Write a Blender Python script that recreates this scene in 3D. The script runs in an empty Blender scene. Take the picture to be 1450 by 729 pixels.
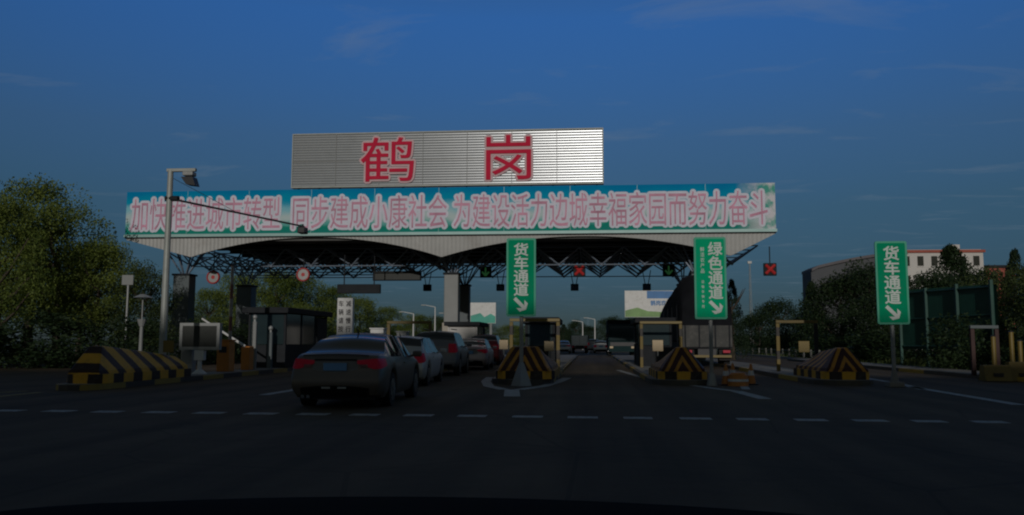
import bpy, bmesh, math, random
from mathutils import Vector, Matrix
R = math.radians
PI = math.pi
col = bpy.context.scene.collection
sc = bpy.context.scene
rnd = random.Random(7)

# ------------------------------------------------------------------ camera
cam = bpy.data.cameras.new('camera')
cam.sensor_fit = 'HORIZONTAL'; cam.sensor_width = 36.0; cam.lens = 1180 / 1450 * 36
cam.clip_start = 0.05; cam.clip_end = 9000
co = bpy.data.objects.new('camera', cam); col.objects.link(co)
co.location = (0, 0, 1.25)
YAW = math.atan(112 / 1180); PITCH = math.atan((484 - 364.5) / 1180)
co.matrix_world = Matrix.Translation((0, 0, 1.25)) @ Matrix.Rotation(YAW, 4, 'Z') @ Matrix.Rotation(PI / 2 + PITCH, 4, 'X') @ Matrix.Rotation(R(0.19), 4, 'Z')
sc.camera = co

# ------------------------------------------------------------------ light
SUN_EL = 13.0; SUN_AZ = 0.3          # the sun stands low behind the camera (azimuth off -Y towards +X, degrees)
SKY = 0.05; SUN = 2.0; EXPO = -0.9
sd = Vector((math.sin(R(SUN_AZ)) * math.cos(R(SUN_EL)), -math.cos(R(SUN_AZ)) * math.cos(R(SUN_EL)), math.sin(R(SUN_EL))))
w = bpy.data.worlds.new('World'); sc.world = w; w.use_nodes = True
nt = w.node_tree; N = nt.nodes; Lk = nt.links
bg = N['Background']; bg.inputs[1].default_value = SKY
sky = N.new('ShaderNodeTexSky'); sky.sky_type = 'NISHITA'; sky.sun_disc = False
sky.sun_elevation = R(SUN_EL); sky.sun_rotation = math.atan2(sd.x, sd.y)
sky.air_density = 1.0; sky.dust_density = 0.3; sky.ozone_density = 2.0; sky.altitude = 200
# thin high cloud wisps, laid out by direction in the sky
tc = N.new('ShaderNodeTexCoord'); sep = N.new('ShaderNodeSeparateXYZ'); Lk.new(tc.outputs['Generated'], sep.inputs[0])
mx = N.new('ShaderNodeMath'); mx.operation = 'MAXIMUM'; mx.inputs[1].default_value = 0.03; Lk.new(sep.outputs[2], mx.inputs[0])
dx = N.new('ShaderNodeMath'); dx.operation = 'DIVIDE'; Lk.new(sep.outputs[0], dx.inputs[0]); Lk.new(mx.outputs[0], dx.inputs[1])
dy = N.new('ShaderNodeMath'); dy.operation = 'DIVIDE'; Lk.new(sep.outputs[1], dy.inputs[0]); Lk.new(mx.outputs[0], dy.inputs[1])
cmb = N.new('ShaderNodeCombineXYZ'); Lk.new(dx.outputs[0], cmb.inputs[0]); Lk.new(dy.outputs[0], cmb.inputs[1])
mp = N.new('ShaderNodeMapping'); mp.inputs['Scale'].default_value = (0.75, 1.3, 1); mp.inputs['Location'].default_value = (4.3, 1.2, 0.0)
Lk.new(cmb.outputs[0], mp.inputs[0])
nz = N.new('ShaderNodeTexNoise'); nz.inputs['Scale'].default_value = 1.5; nz.inputs['Detail'].default_value = 6; nz.inputs['Roughness'].default_value = 0.6
nz.inputs['Distortion'].default_value = 0.6
Lk.new(mp.outputs[0], nz.inputs[0])
rp = N.new('ShaderNodeValToRGB'); rp.color_ramp.elements[0].position = 0.565; rp.color_ramp.elements[0].color = (0, 0, 0, 1)
rp.color_ramp.elements[1].position = 0.86; rp.color_ramp.elements[1].color = (0.5, 0.5, 0.5, 1); Lk.new(nz.outputs[0], rp.inputs[0])
mxc = N.new('ShaderNodeMix'); mxc.data_type = 'RGBA'; Lk.new(rp.outputs[0], mxc.inputs[0])
CLOUD = N['Background']
mxc.inputs[7].default_value = (5.0, 6.6, 8.6, 1)
tint = N.new('ShaderNodeMix'); tint.data_type = 'RGBA'; tint.blend_type = 'MULTIPLY'; tint.inputs[0].default_value = 1.0
# colour of the air by height above the horizon: slate low down, deep blue above
tr_ = N.new('ShaderNodeValToRGB'); els = tr_.color_ramp.elements
els[0].position = 0.0; els[0].color = (0.055, 0.085, 0.15, 1); els[1].position = 0.75; els[1].color = (0.80, 0.52, 0.29, 1)
for p_, c_ in ((0.046, (0.070, 0.113, 0.19)), (0.154, (0.137, 0.223, 0.303)), (0.234, (0.197, 0.323, 0.477)), (0.37, (0.22, 0.51, 0.93)), (0.47, (0.30, 0.50, 0.75))):
    e = els.new(p_); e.color = (*c_, 1)
Lk.new(sep.outputs[2], tr_.inputs[0])
tv = N.new('ShaderNodeVectorMath'); tv.operation = 'SCALE'; tv.inputs['Scale'].default_value = 3.0; Lk.new(tr_.outputs[0], tv.inputs[0])
# ... and only away from the sun; on the sun's side the low haze is pale and warm
fy = N.new('ShaderNodeMapRange'); fy.inputs[1].default_value = -0.25; fy.inputs[2].default_value = 0.25; Lk.new(sep.outputs[1], fy.inputs[0])
side = N.new('ShaderNodeMix'); side.data_type = 'RGBA'; Lk.new(fy.outputs[0], side.inputs[0]); side.inputs[6].default_value = (1.05, 0.86, 0.62, 1)
Lk.new(tv.outputs[0], side.inputs[7]); Lk.new(side.outputs[2], tint.inputs[7])
Lk.new(sky.outputs[0], tint.inputs[6]); Lk.new(tint.outputs[2], mxc.inputs[6]); Lk.new(mxc.outputs[2], bg.inputs[0])
sl = bpy.data.lights.new('sun', 'SUN'); sl.energy = SUN; sl.angle = R(0.5); sl.color = (1.0, 0.95, 0.90)
so = bpy.data.objects.new('sun', sl); col.objects.link(so); so.rotation_euler = sd.to_track_quat('Z', 'Y').to_euler(); so.location = (0, -20, 60)
vs = sc.view_settings; vs.view_transform = 'Standard'; vs.look = 'None'; vs.gamma = 1.0; vs.exposure = EXPO; vs.use_curve_mapping = False
sc.cycles.pixel_filter_type = 'BLACKMAN_HARRIS'; sc.cycles.filter_width = 2.1; sc.cycles.max_bounces = 6; sc.cycles.diffuse_bounces = 3; sc.cycles.glossy_bounces = 3; sc.cycles.transparent_max_bounces = 8

# ------------------------------------------------------------------ materials
MATS = {}
def mat(name, c, rough=0.6, metal=0.0, var=0.15, scale=3.0, bump=0.0, coat=0.0, dirt=None, emit=None, spec=0.5, c2=None, trans=0):
    if name in MATS: return MATS[name]
    m = bpy.data.materials.new(name); m.use_nodes = True; n = m.node_tree.nodes; l = m.node_tree.links
    b = n['Principled BSDF']; b.inputs['Roughness'].default_value = rough; b.inputs['Metallic'].default_value = metal
    b.inputs['Coat Weight'].default_value = coat; b.inputs['Coat Roughness'].default_value = 0.08; b.inputs['Specular IOR Level'].default_value = spec
    if trans: b.inputs['Transmission Weight'].default_value = trans
    t = n.new('ShaderNodeTexCoord'); z = n.new('ShaderNodeTexNoise'); z.inputs['Scale'].default_value = scale; z.inputs['Detail'].default_value = 5
    z.inputs['Roughness'].default_value = 0.65
    l.new(t.outputs['Object'], z.inputs[0])
    r = n.new('ShaderNodeValToRGB'); r.color_ramp.elements[0].position = 0.3; r.color_ramp.elements[1].position = 0.72
    ca = [max(0, x * (1 - var)) for x in c]; cb = [min(1, x * (1 + var)) for x in c] if c2 is None else c2
    r.color_ramp.elements[0].color = (*ca, 1); r.color_ramp.elements[1].color = (*cb, 1)
    l.new(z.outputs[0], r.inputs[0]); out = r.outputs[0]
    if dirt:
        z2 = n.new('ShaderNodeTexNoise'); z2.inputs['Scale'].default_value = dirt[1]; z2.inputs['Detail'].default_value = 8; z2.inputs['Roughness'].default_value = 0.7
        l.new(t.outputs['Object'], z2.inputs[0])
        r2 = n.new('ShaderNodeValToRGB'); r2.color_ramp.elements[0].position = 0.5; r2.color_ramp.elements[1].position = 0.68
        r2.color_ramp.elements[0].color = (0, 0, 0, 1); r2.color_ramp.elements[1].color = (dirt[2],) * 3 + (1,)
        l.new(z2.outputs[0], r2.inputs[0])
        k = n.new('ShaderNodeMix'); k.data_type = 'RGBA'; l.new(r2.outputs[0], k.inputs[0]); l.new(out, k.inputs[6]); k.inputs[7].default_value = (*dirt[0], 1)
        out = k.outputs[2]
    l.new(out, b.inputs['Base Color'])
    if bump:
        bp = n.new('ShaderNodeBump'); bp.inputs['Strength'].default_value = bump; bp.inputs['Distance'].default_value = 0.02
        z3 = n.new('ShaderNodeTexNoise'); z3.inputs['Scale'].default_value = scale * 12; z3.inputs['Detail'].default_value = 4
        l.new(t.outputs['Object'], z3.inputs[0]); l.new(z3.outputs[0], bp.inputs['Height']); l.new(bp.outputs[0], b.inputs['Normal'])
    if emit:
        b.inputs['Emission Color'].default_value = (*emit[0], 1); b.inputs['Emission Strength'].default_value = emit[1]
    MATS[name] = m
    return m

def stripe_mat(name, ca, cb, kx, ky, kz, period, duty=0.5, rough=0.6, phase=0.0):
    """two painted colours in bands along |x|*kx + y*ky + z*kz, with worn chips"""
    m = bpy.data.materials.new(name); m.use_nodes = True; n = m.node_tree.nodes; l = m.node_tree.links
    b = n['Principled BSDF']; b.inputs['Roughness'].default_value = rough
    t = n.new('ShaderNodeTexCoord'); s = n.new('ShaderNodeSeparateXYZ'); l.new(t.outputs['Object'], s.inputs[0])
    def M(op, a, bb):
        q = n.new('ShaderNodeMath'); q.operation = op
        for i, v in enumerate((a, bb)):
            if v is None: continue
            if isinstance(v, (int, float)): q.inputs[i].default_value = v
            else: l.new(v, q.inputs[i])
        return q.outputs[0]
    ax = M('ABSOLUTE', s.outputs[0], None)
    v = M('ADD', M('ADD', M('MULTIPLY', ax, kx), M('MULTIPLY', s.outputs[1], ky)), M('MULTIPLY', s.outputs[2], kz))
    z = n.new('ShaderNodeTexNoise'); z.inputs['Scale'].default_value = 9; z.inputs['Detail'].default_value = 4; l.new(t.outputs['Object'], z.inputs[0])
    v = M('ADD', v, M('MULTIPLY', M('SUBTRACT', z.outputs[0], 0.5), 0.05))
    f = M('FRACT', M('DIVIDE', M('ADD', v, 100.0 + phase), period), None)
    g = M('LESS_THAN', f, duty)
    k = n.new('ShaderNodeMix'); k.data_type = 'RGBA'; l.new(g, k.inputs[0]); k.inputs[6].default_value = (*cb, 1); k.inputs[7].default_value = (*ca, 1)
    z2 = n.new('ShaderNodeTexNoise'); z2.inputs['Scale'].default_value = 5; z2.inputs['Detail'].default_value = 10; z2.inputs['Roughness'].default_value = 0.75; l.new(t.outputs['Object'], z2.inputs[0])
    r2 = n.new('ShaderNodeValToRGB'); r2.color_ramp.elements[0].position = 0.5; r2.color_ramp.elements[1].position = 0.66
    r2.color_ramp.elements[0].color = (0, 0, 0, 1); r2.color_ramp.elements[1].color = (0.35,) * 3 + (1,); l.new(z2.outputs[0], r2.inputs[0])
    k2 = n.new('ShaderNodeMix'); k2.data_type = 'RGBA'; l.new(r2.outputs[0], k2.inputs[0]); l.new(k.outputs[2], k2.inputs[6]); k2.inputs[7].default_value = (0.1, 0.085, 0.07, 1)
    l.new(k2.outputs[2], b.inputs['Base Color'])
    return m

YEL = (0.80, 0.42, 0.03); BLK = (0.03, 0.018, 0.014); MAROON = (0.055, 0.014, 0.012)
m_stripe_body = stripe_mat('crash_block_paint', YEL, (0.032, 0.014, 0.010), 0, 1.0, 1.0, 0.80, 0.54)
m_stripe_bodynose = stripe_mat('crash_block_nose_paint', YEL, (0.032, 0.014, 0.010), 0.8, 0, 0.9, 0.52, 0.54)
m_stripe_maroon = stripe_mat('crash_block_maroon_paint', (0.60, 0.27, 0.03), MAROON, 0, 1.0, 1.15, 0.62, 0.42)
m_stripe_maroonnose = stripe_mat('crash_block_maroon_nose_paint', (0.60, 0.27, 0.03), MAROON, 1.7, 0, 1.0, 0.46, 0.40, phase=0.20)
m_stripe_plinth = stripe_mat('plinth_paint', YEL, BLK, 1.0, 1.0, 0.0, 0.95, 0.5)
m_kerb = stripe_mat('kerb_paint', (0.36, 0.25, 0.05), (0.06, 0.055, 0.05), 0, 1.0, 0, 3.0, 0.5)
m_kerb_y = stripe_mat('kerb_yellow_paint', (0.50, 0.33, 0.04), (0.09, 0.08, 0.06), 0, 1.0, 0, 8.0, 0.35)
m_post_stripe = stripe_mat('post_stripe_paint', (0.18, 0.125, 0.02), (0.03, 0.025, 0.02), 0, 0, 1, 0.9, 0.62)
m_pole_rw = stripe_mat('pole_red_white_paint', (0.34, 0.32, 0.31), (0.20, 0.08, 0.07), 0, 0, 1, 1.2, 0.55)
m_asphalt = mat('asphalt', (0.104, 0.078, 0.050), 0.9, 0, 0.22, 0.22, 0.5, spec=0.25, dirt=((0.070, 0.054, 0.036), 0.7, 0.8))
m_grass = mat('grass_ground', (0.05, 0.075, 0.022), 0.95, 0, 0.4, 0.6, 0.8, dirt=((0.10, 0.085, 0.05), 0.25, 0.6))
m_conc = mat('concrete', (0.27, 0.26, 0.24), 0.85, 0, 0.2, 2.0, 0.4, dirt=((0.13, 0.125, 0.11), 1.3, 0.7))
m_linepaint = mat('road_paint_white', (0.42, 0.42, 0.40), 0.7, 0, 0.15, 6, 0.2, dirt=((0.09, 0.09, 0.09), 7, 0.95))
m_lineyel = mat('road_paint_yellow', (0.30, 0.22, 0.05), 0.7, 0, 0.2, 6, 0.2, dirt=((0.07, 0.065, 0.055), 4, 0.9))
m_white = mat('white_paint', (0.72, 0.72, 0.70), 0.5, 0, 0.06, 2, dirt=((0.45, 0.43, 0.38), 2.5, 0.5))
m_grey = mat('grey_steel_paint', (0.36, 0.37, 0.36), 0.45, 0.2, 0.1, 3, dirt=((0.2, 0.19, 0.17), 3, 0.5))
m_galv = mat('galvanised_steel', (0.40, 0.42, 0.39), 0.6, 0.25, 0.12, 4, dirt=((0.25, 0.25, 0.22), 2, 0.5))
m_dark = mat('dark_metal', (0.028, 0.031, 0.035), 0.75, 0, 0.2, 3, spec=0.15)
m_black = mat('black_plastic', (0.02, 0.02, 0.022), 0.5, 0, 0.1, 3)
m_rubber = mat('tyre_rubber', (0.022, 0.022, 0.022), 0.85, 0, 0.15, 8, 0.2)
m_glass = mat('dark_glass', (0.015, 0.02, 0.024), 0.06, 0, 0.05, 1, spec=0.8)
m_glass_teal = mat('booth_glass', (0.025, 0.042, 0.045), 0.12, 0, 0.15, 1, spec=0.7)
m_truss = mat('space_frame_paint', (0.26, 0.31, 0.38), 0.5, 0.2, 0.12, 2)
m_column = mat('column_slate_paint', (0.12, 0.145, 0.15), 0.6, 0, 0.12, 1.2)
m_column_l = mat('column_grey_cladding', (0.27, 0.28, 0.27), 0.55, 0, 0.08, 1.2)
m_beige = mat('beige_tile', (0.42, 0.38, 0.31), 0.6, 0, 0.1, 3)
m_orange = mat('orange_paint', (0.60, 0.22, 0.035), 0.5, 0, 0.1, 2, dirt=((0.25, 0.1, 0.03), 3, 0.5))
m_yellow = mat('yellow_paint', (0.20, 0.14, 0.025), 0.5, 0, 0.12, 2, dirt=((0.2, 0.15, 0.04), 3, 0.6))
m_dyel = mat('dull_yellow_paint', (0.14, 0.10, 0.025), 0.6, 0, 0.2, 2)
m_maroon = mat('maroon_paint', (0.05, 0.018, 0.015), 0.6, 0, 0.2, 2)
m_red = mat('red_paint', (0.45, 0.03, 0.03), 0.45, 0, 0.1, 2)
m_rimm = mat('alloy_rim', (0.35, 0.35, 0.35), 0.35, 0.8, 0.05, 3)
m_chrome = mat('chrome', (0.6, 0.6, 0.6), 0.15, 1.0, 0.02, 3)
m_tail = mat('tail_lamp_red', (0.50, 0.012, 0.04), 0.45, 0, 0.1, 6, spec=0.3, emit=((1.0, 0.02, 0.08), 0.02))
m_tailclear = mat('tail_lamp_clear', (0.42, 0.22, 0.22), 0.4, 0, 0.1, 6)
m_plate = mat('plate_blue', (0.16, 0.34, 0.60), 0.4, 0, 0.08, 8)
m_signgreen = mat('sign_green', (0.0, 0.30, 0.145), 0.85, 0, 0.05, 2, spec=0.1, dirt=((0.03, 0.22, 0.13), 3, 0.4))
m_signgreen2 = mat('sign_bright_green', (0.0, 0.42, 0.20), 0.85, 0, 0.05, 2, spec=0.1, dirt=((0.03, 0.28, 0.16), 3, 0.4))
m_signborder = mat('sign_border', (0.12, 0.45, 0.31), 0.85, 0, 0.05, 2, spec=0.1)
m_signwhite = mat('sign_white', (0.66, 0.72, 0.68), 0.8, 0, 0.05, 2)
m_letter_red = mat('letter_red', (0.64, 0.026, 0.07), 0.8, 0, 0.08, 2, spec=0.1)
m_letter_halo = mat('letter_halo_paint', (0.70, 0.50, 0.52), 0.8, 0, 0.08, 2, spec=0.1)
m_letter_pink = mat('letter_faded_red', (0.68, 0.34, 0.46), 0.8, 0, 0.28, 0.8, spec=0.15)
m_letter_white = mat('letter_white', (0.74, 0.74, 0.84), 0.85, 0, 0.08, 1)
m_tarp = mat('black_tarpaulin', (0.012, 0.013, 0.016), 0.85, 0, 0.3, 2, 0.6, spec=0.12)
m_greenboard = mat('dark_green_sheet', (0.015, 0.075, 0.055), 0.55, 0, 0.2, 1.0)
m_fence = mat('fence_white', (0.16, 0.16, 0.14), 0.6, 0, 0.1, 2)
m_bark = mat('bark', (0.07, 0.055, 0.04), 0.9, 0, 0.3, 4, 0.6)
m_bwhite = mat('building_white', (0.62, 0.60, 0.57), 0.8, 0, 0.06, 0.3)
m_bgrey = mat('building_grey', (0.095, 0.10, 0.11), 0.8, 0, 0.1, 0.3)
m_roofred = mat('roof_red', (0.38, 0.10, 0.07), 0.8, 0, 0.15, 0.5)
m_led = mat('led_panel', (0.03, 0.034, 0.028), 0.6, 0, 0.25, 10)
m_interior = mat('booth_interior', (0.05, 0.045, 0.04), 0.8, 0, 0.2, 3)

def leaf_mat(name, c1, c2):
    m = bpy.data.materials.new(name); m.use_nodes = True; n = m.node_tree.nodes; l = m.node_tree.links
    b = n['Principled BSDF']; b.inputs['Roughness'].default_value = 0.6; b.inputs['Specular IOR Level'].default_value = 0.25
    t = n.new('ShaderNodeTexCoord'); z = n.new('ShaderNodeTexNoise'); z.inputs['Scale'].default_value = 0.9; z.inputs['Detail'].default_value = 3
    l.new(t.outputs['Object'], z.inputs[0])
    g = n.new('ShaderNodeNewGeometry')
    ad = n.new('ShaderNodeMath'); ad.operation = 'MULTIPLY_ADD'; l.new(g.outputs['Random Per Island'], ad.inputs[0]); ad.inputs[1].default_value = 0.28; l.new(z.outputs[0], ad.inputs[2])
    r = n.new('ShaderNodeValToRGB'); r.color_ramp.elements[0].position = 0.42; r.color_ramp.elements[1].position = 0.88
    r.color_ramp.elements[0].color = (*c1, 1); r.color_ramp.elements[1].color = (*c2, 1); l.new(ad.outputs[0], r.inputs[0]); l.new(r.outputs[0], b.inputs['Base Color'])
    tr = n.new('ShaderNodeBsdfTranslucent'); l.new(r.outputs[0], tr.inputs[0]); ms = n.new('ShaderNodeMixShader'); ms.inputs[0].default_value = 0.25
    l.new(b.outputs[0], ms.inputs[1]); l.new(tr.outputs[0], ms.inputs[2]); l.new(ms.outputs[0], n['Material Output'].inputs[0])
    return m
m_leafA = leaf_mat('leaf_fresh', (0.058, 0.10, 0.020), (0.23, 0.275, 0.05))
m_leafB = leaf_mat('leaf_dark', (0.03, 0.052, 0.016), (0.10, 0.13, 0.035))
m_leafC = leaf_mat('leaf_conifer', (0.012, 0.028, 0.014), (0.035, 0.06, 0.025))
m_leafD = leaf_mat('leaf_blue_dark', (0.014, 0.032, 0.013), (0.042, 0.070, 0.024))

# ------------------------------------------------------------------ helpers
class MB:
    def __init__(s): s.bm = bmesh.new()
    def box(s, c, d, rz=0, rx=0, bev=0.0):
        r = bmesh.ops.create_cube(s.bm, size=1.0)
        vs_ = r['verts']
        M = Matrix.Translation(c) @ Matrix.Rotation(rz, 4, 'Z') @ Matrix.Rotation(rx, 4, 'X') @ Matrix.Diagonal((*d, 1))
        bmesh.ops.transform(s.bm, matrix=M, verts=vs_)
        if bev:
            es = list({e for v in vs_ for e in v.link_edges})
            bmesh.ops.bevel(s.bm, geom=es, offset=bev, segments=2, profile=0.5, affect='EDGES')
        return s
    def span(s, x0, x1, y0, y1, z0, z1, bev=0.0):
        return s.box(((x0 + x1) / 2, (y0 + y1) / 2, (z0 + z1) / 2), (abs(x1 - x0), abs(y1 - y0), abs(z1 - z0)), bev=bev)
    def tube(s, a, b, r, r2=None, n=8, caps=True):
        a = Vector(a); b = Vector(b); d = b - a; L = d.length
        if L < 1e-5: return s
        q = d.to_track_quat('Z', 'Y').to_matrix().to_4x4()
        bmesh.ops.create_cone(s.bm, cap_ends=caps, segments=n, radius1=r, radius2=r if r2 is None else r2, depth=L,
                              matrix=Matrix.Translation((a + b) / 2) @ q)
        return s
    def prism(s, pts, z0, z1, axis='z'):
        """extrude an outline: axis z: pts are (x,y); axis y: pts are (x,z) extruded over y; axis x: pts are (y,z)"""
        f = {'z': lambda p, t: (p[0], p[1], t), 'y': lambda p, t: (p[0], t, p[1]), 'x': lambda p, t: (t, p[0], p[1])}[axis]
        A = [s.bm.verts.new(f(p, z0)) for p in pts]; B = [s.bm.verts.new(f(p, z1)) for p in pts]
        n = len(pts)
        s.bm.faces.new(A); s.bm.faces.new(B[::-1])
        for i in range(n): s.bm.faces.new((A[i], B[i], B[(i + 1) % n], A[(i + 1) % n]))
        return s
    def build(s, name, m, parent=None, loc=(0, 0, 0), smooth=False, rz=0):
        bmesh.ops.recalc_face_normals(s.bm, faces=s.bm.faces)
        me = bpy.data.meshes.new(name); s.bm.to_mesh(me); s.bm.free()
        me.materials.append(m)
        if smooth:
            for p in me.polygons: p.use_smooth = True
        return link(name, me, parent, loc, rz)
def link(name, me, parent=None, loc=(0, 0, 0), rz=0):
    o = bpy.data.objects.new(name, me); col.objects.link(o); o.location = loc; o.rotation_euler = (0, 0, rz)
    if parent: o.parent = parent
    return o
def auto_smooth(o, ang=40):
    me = o.data
    for p in me.polygons: p.use_smooth = True
    try: me.set_sharp_from_angle(angle=R(ang))
    except Exception: pass
def tag(o, label=None, cat=None, group=None, kind=None):
    if label: o['label'] = label
    if cat: o['category'] = cat
    if group: o['group'] = group
    if kind: o['kind'] = kind
    return o
def thing(name, label, cat, loc=(0, 0, 0), rz=0, group=None):
    o = bpy.data.objects.new(name, None); col.objects.link(o); o.location = loc; o.rotation_euler = (0, 0, rz); o.empty_display_size = 0.3
    return tag(o, label, cat, group)
def copy_tree(o, parent=None):
    c = o.copy(); col.objects.link(c); c.parent = parent
    for ch in list(o.children): copy_tree(ch, c)
    return c
def text_mesh(s, depth):
    c = bpy.data.curves.new('t', 'FONT'); c.body = s; c.extrude = depth; c.resolution_u = 3
    o = bpy.data.objects.new('t', c); col.objects.link(o)
    dg = bpy.context.evaluated_depsgraph_get(); me = bpy.data.meshes.new_from_object(o.evaluated_get(dg))
    bpy.data.objects.remove(o); bpy.data.curves.remove(c)
    return me
def glyphs(items, name, m, parent, off=0.02, depth=0.0, n=8):
    """items: (char, cx, cz, w, h, y) -> one lettering mesh facing -Y; each glyph cell is 1 em; strokes are
    thickened by off with shifted copies, each a hair in front of the last"""
    bm = bmesh.new(); cache = {}
    sh = [(0, 0)] + [(off * math.cos(2 * PI * k / n), off * math.sin(2 * PI * k / n)) for k in range(n)] if off > 0 else [(0, 0)]
    for ch, cx, cz, ww, hh, y in items:
        if ch not in cache: cache[ch] = text_mesh(ch, depth)
        r_ = min(ww, hh)
        for q_, (ox, oz) in enumerate(sh):
            k = len(bm.verts); bm.from_mesh(cache[ch]); bm.verts.ensure_lookup_table()
            for v in bm.verts[k:]:
                x, yy, z = v.co
                v.co = ((x - 0.5) * ww + cx + ox * r_, y - z - q_ * 0.0006, (yy - 0.38) * hh + cz + oz * r_)
    me = bpy.data.meshes.new(name); bm.to_mesh(me); bm.free(); me.materials.append(m)
    return link(name, me, parent)

# ------------------------------------------------------------------ setting
n_ = m_asphalt.node_tree.nodes; l_ = m_asphalt.node_tree.links; B_ = n_['Principled BSDF']; src = B_.inputs['Base Color'].links[0].from_socket
t_ = n_.new('ShaderNodeTexCoord'); mp_ = n_.new('ShaderNodeMapping'); mp_.inputs['Scale'].default_value = (1.1, 0.035, 1); l_.new(t_.outputs['Object'], mp_.inputs[0])
z_ = n_.new('ShaderNodeTexNoise'); z_.inputs['Scale'].default_value = 1.0; z_.inputs['Detail'].default_value = 4; l_.new(mp_.outputs[0], z_.inputs[0])
r_ = n_.new('ShaderNodeValToRGB'); r_.color_ramp.elements[0].position = 0.35; r_.color_ramp.elements[0].color = (0.62, 0.62, 0.62, 1); r_.color_ramp.elements[1].position = 0.62; r_.color_ramp.elements[1].color = (1.12, 1.12, 1.12, 1); l_.new(z_.outputs[0], r_.inputs[0])
v_ = n_.new('ShaderNodeTexVoronoi'); v_.feature = 'DISTANCE_TO_EDGE'; v_.inputs['Scale'].default_value = 0.31; l_.new(t_.outputs['Object'], v_.inputs[0])
k_ = n_.new('ShaderNodeMath'); k_.operation = 'GREATER_THAN'; k_.inputs[1].default_value = 0.006; l_.new(v_.outputs[0], k_.inputs[0])
k2_ = n_.new('ShaderNodeMath'); k2_.operation = 'MULTIPLY_ADD'; k2_.inputs[1].default_value = 0.22; k2_.inputs[2].default_value = 0.78; l_.new(k_.outputs[0], k2_.inputs[0])
x1_ = n_.new('ShaderNodeMix'); x1_.data_type = 'RGBA'; x1_.blend_type = 'MULTIPLY'; x1_.inputs[0].default_value = 1; l_.new(src, x1_.inputs[6]); l_.new(r_.outputs[0], x1_.inputs[7])
x2_ = n_.new('ShaderNodeMix'); x2_.data_type = 'RGBA'; x2_.blend_type = 'MULTIPLY'; x2_.inputs[0].default_value = 1; l_.new(x1_.outputs[2], x2_.inputs[6]); l_.new(k2_.outputs[0], x2_.inputs[7]); l_.new(x2_.outputs[2], B_.inputs['Base Color'])
g_ = MB(); g_.box((0, 900, -0.3), (6000, 6000, 0.56)); tag(g_.build('ground', m_grass), kind='structure')
def sheet(name, pts, z, m, th=0.004):
    b = MB(); b.prism(pts, z - th, z); return tag(b.build(name, m), kind='structure')
sheet('road', [(-24, -160), (18, -160), (18, 16), (15.2, 30), (15.2, 90), (8, 130), (5.5, 900), (-13, 900), (-15, 130), (-28, 95), (-30, 34), (-24, 20)], 0.0, m_asphalt, 0.03)
# painted markings
mk = MB()
x = -15.2
while x < 14:
    k = 0.5 + rnd.uniform(-0.03, 0.03)
    yy = 14.15 + rnd.uniform(-0.02, 0.02)
    mk.span(x, x + k, yy - 0.17, yy + 0.17, 0.001, 0.006); x += 0.925
def line(a, b, wd, mbx):
    a = Vector((a[0], a[1], 0)); b = Vector((b[0], b[1], 0)); d = (b - a); n = Vector((-d.y, d.x, 0)).normalized() * wd / 2
    mbx.prism([tuple((a + n).xy), tuple((b + n).xy), tuple((b - n).xy), tuple((a - n).xy)], 0.001, 0.006)
def curve_line(pts, wd, mbx):
    for a, b in zip(pts, pts[1:]): line(a, b, wd, mbx)
curve_line([(-3.55, 29.5), (-3.35, 26.6), (-2.9, 23.7), (-2.3, 22.1)], 0.3, mk)
curve_line([(-1.9, 22.1), (-1.35, 23.9), (-1.05, 26.6), (-0.85, 29.5)], 0.3, mk)
line((-2.08, 22.0), (-1.82, 19.3), 0.38, mk)
curve_line([(1.2, 38), (1.75, 31), (2.4, 27.0), (3.35, 23.4), (3.7, 22.3)], 0.22, mk)
line((3.72, 22.2), (3.86, 19.3), 0.30, mk)
line((4.15, 23.2), (4.6, 26.5), 0.22, mk)
line((9.15, 25.2), (8.72, 18.2), 0.26, mk)
curve_line([(8.95, 23.8), (9.5, 27), (9.9, 33)], 0.22, mk)
line((-7.62, 21.2), (-7.6, 19.0), 0.24, mk)
curve_line([(-8.6, 27), (-8.1, 23), (-7.7, 21.3)], 0.2, mk)
for y in range(90, 420, 14): mk.span(-4.1, -3.95, y, y + 6, 0.001, 0.006); mk.span(-0.4, -0.25, y, y + 6, 0.001, 0.006)
tag(mk.build('road_markings', m_linepaint), kind='structure')
my = MB(); curve_line([(-13.25, 19.2), (-13.1, 17.0), (-11.6, 15.2), (-10.4, 12.0)], 0.16, my); curve_line([(-13.9, 19.6), (-14.6, 17.0), (-15.2, 12)], 0.16, my)
tag(my.build('yellow_road_markings', m_lineyel), kind='structure')
b = MB(); b.prism([(-31.0, 33.5), (-24.8, 19.5), (-24.3, 19.5), (-30.3, 33.6), (-28.2, 95), (-28.7, 95)], 0, 0.14); tag(b.build('kerb', m_conc), kind='structure')
b = MB(); b.prism([(15.3, 30), (15.6, 30), (15.6, 90), (15.3, 90)], 0, 0.14); tag(b.build('kerb', m_conc), kind='structure')

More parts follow.
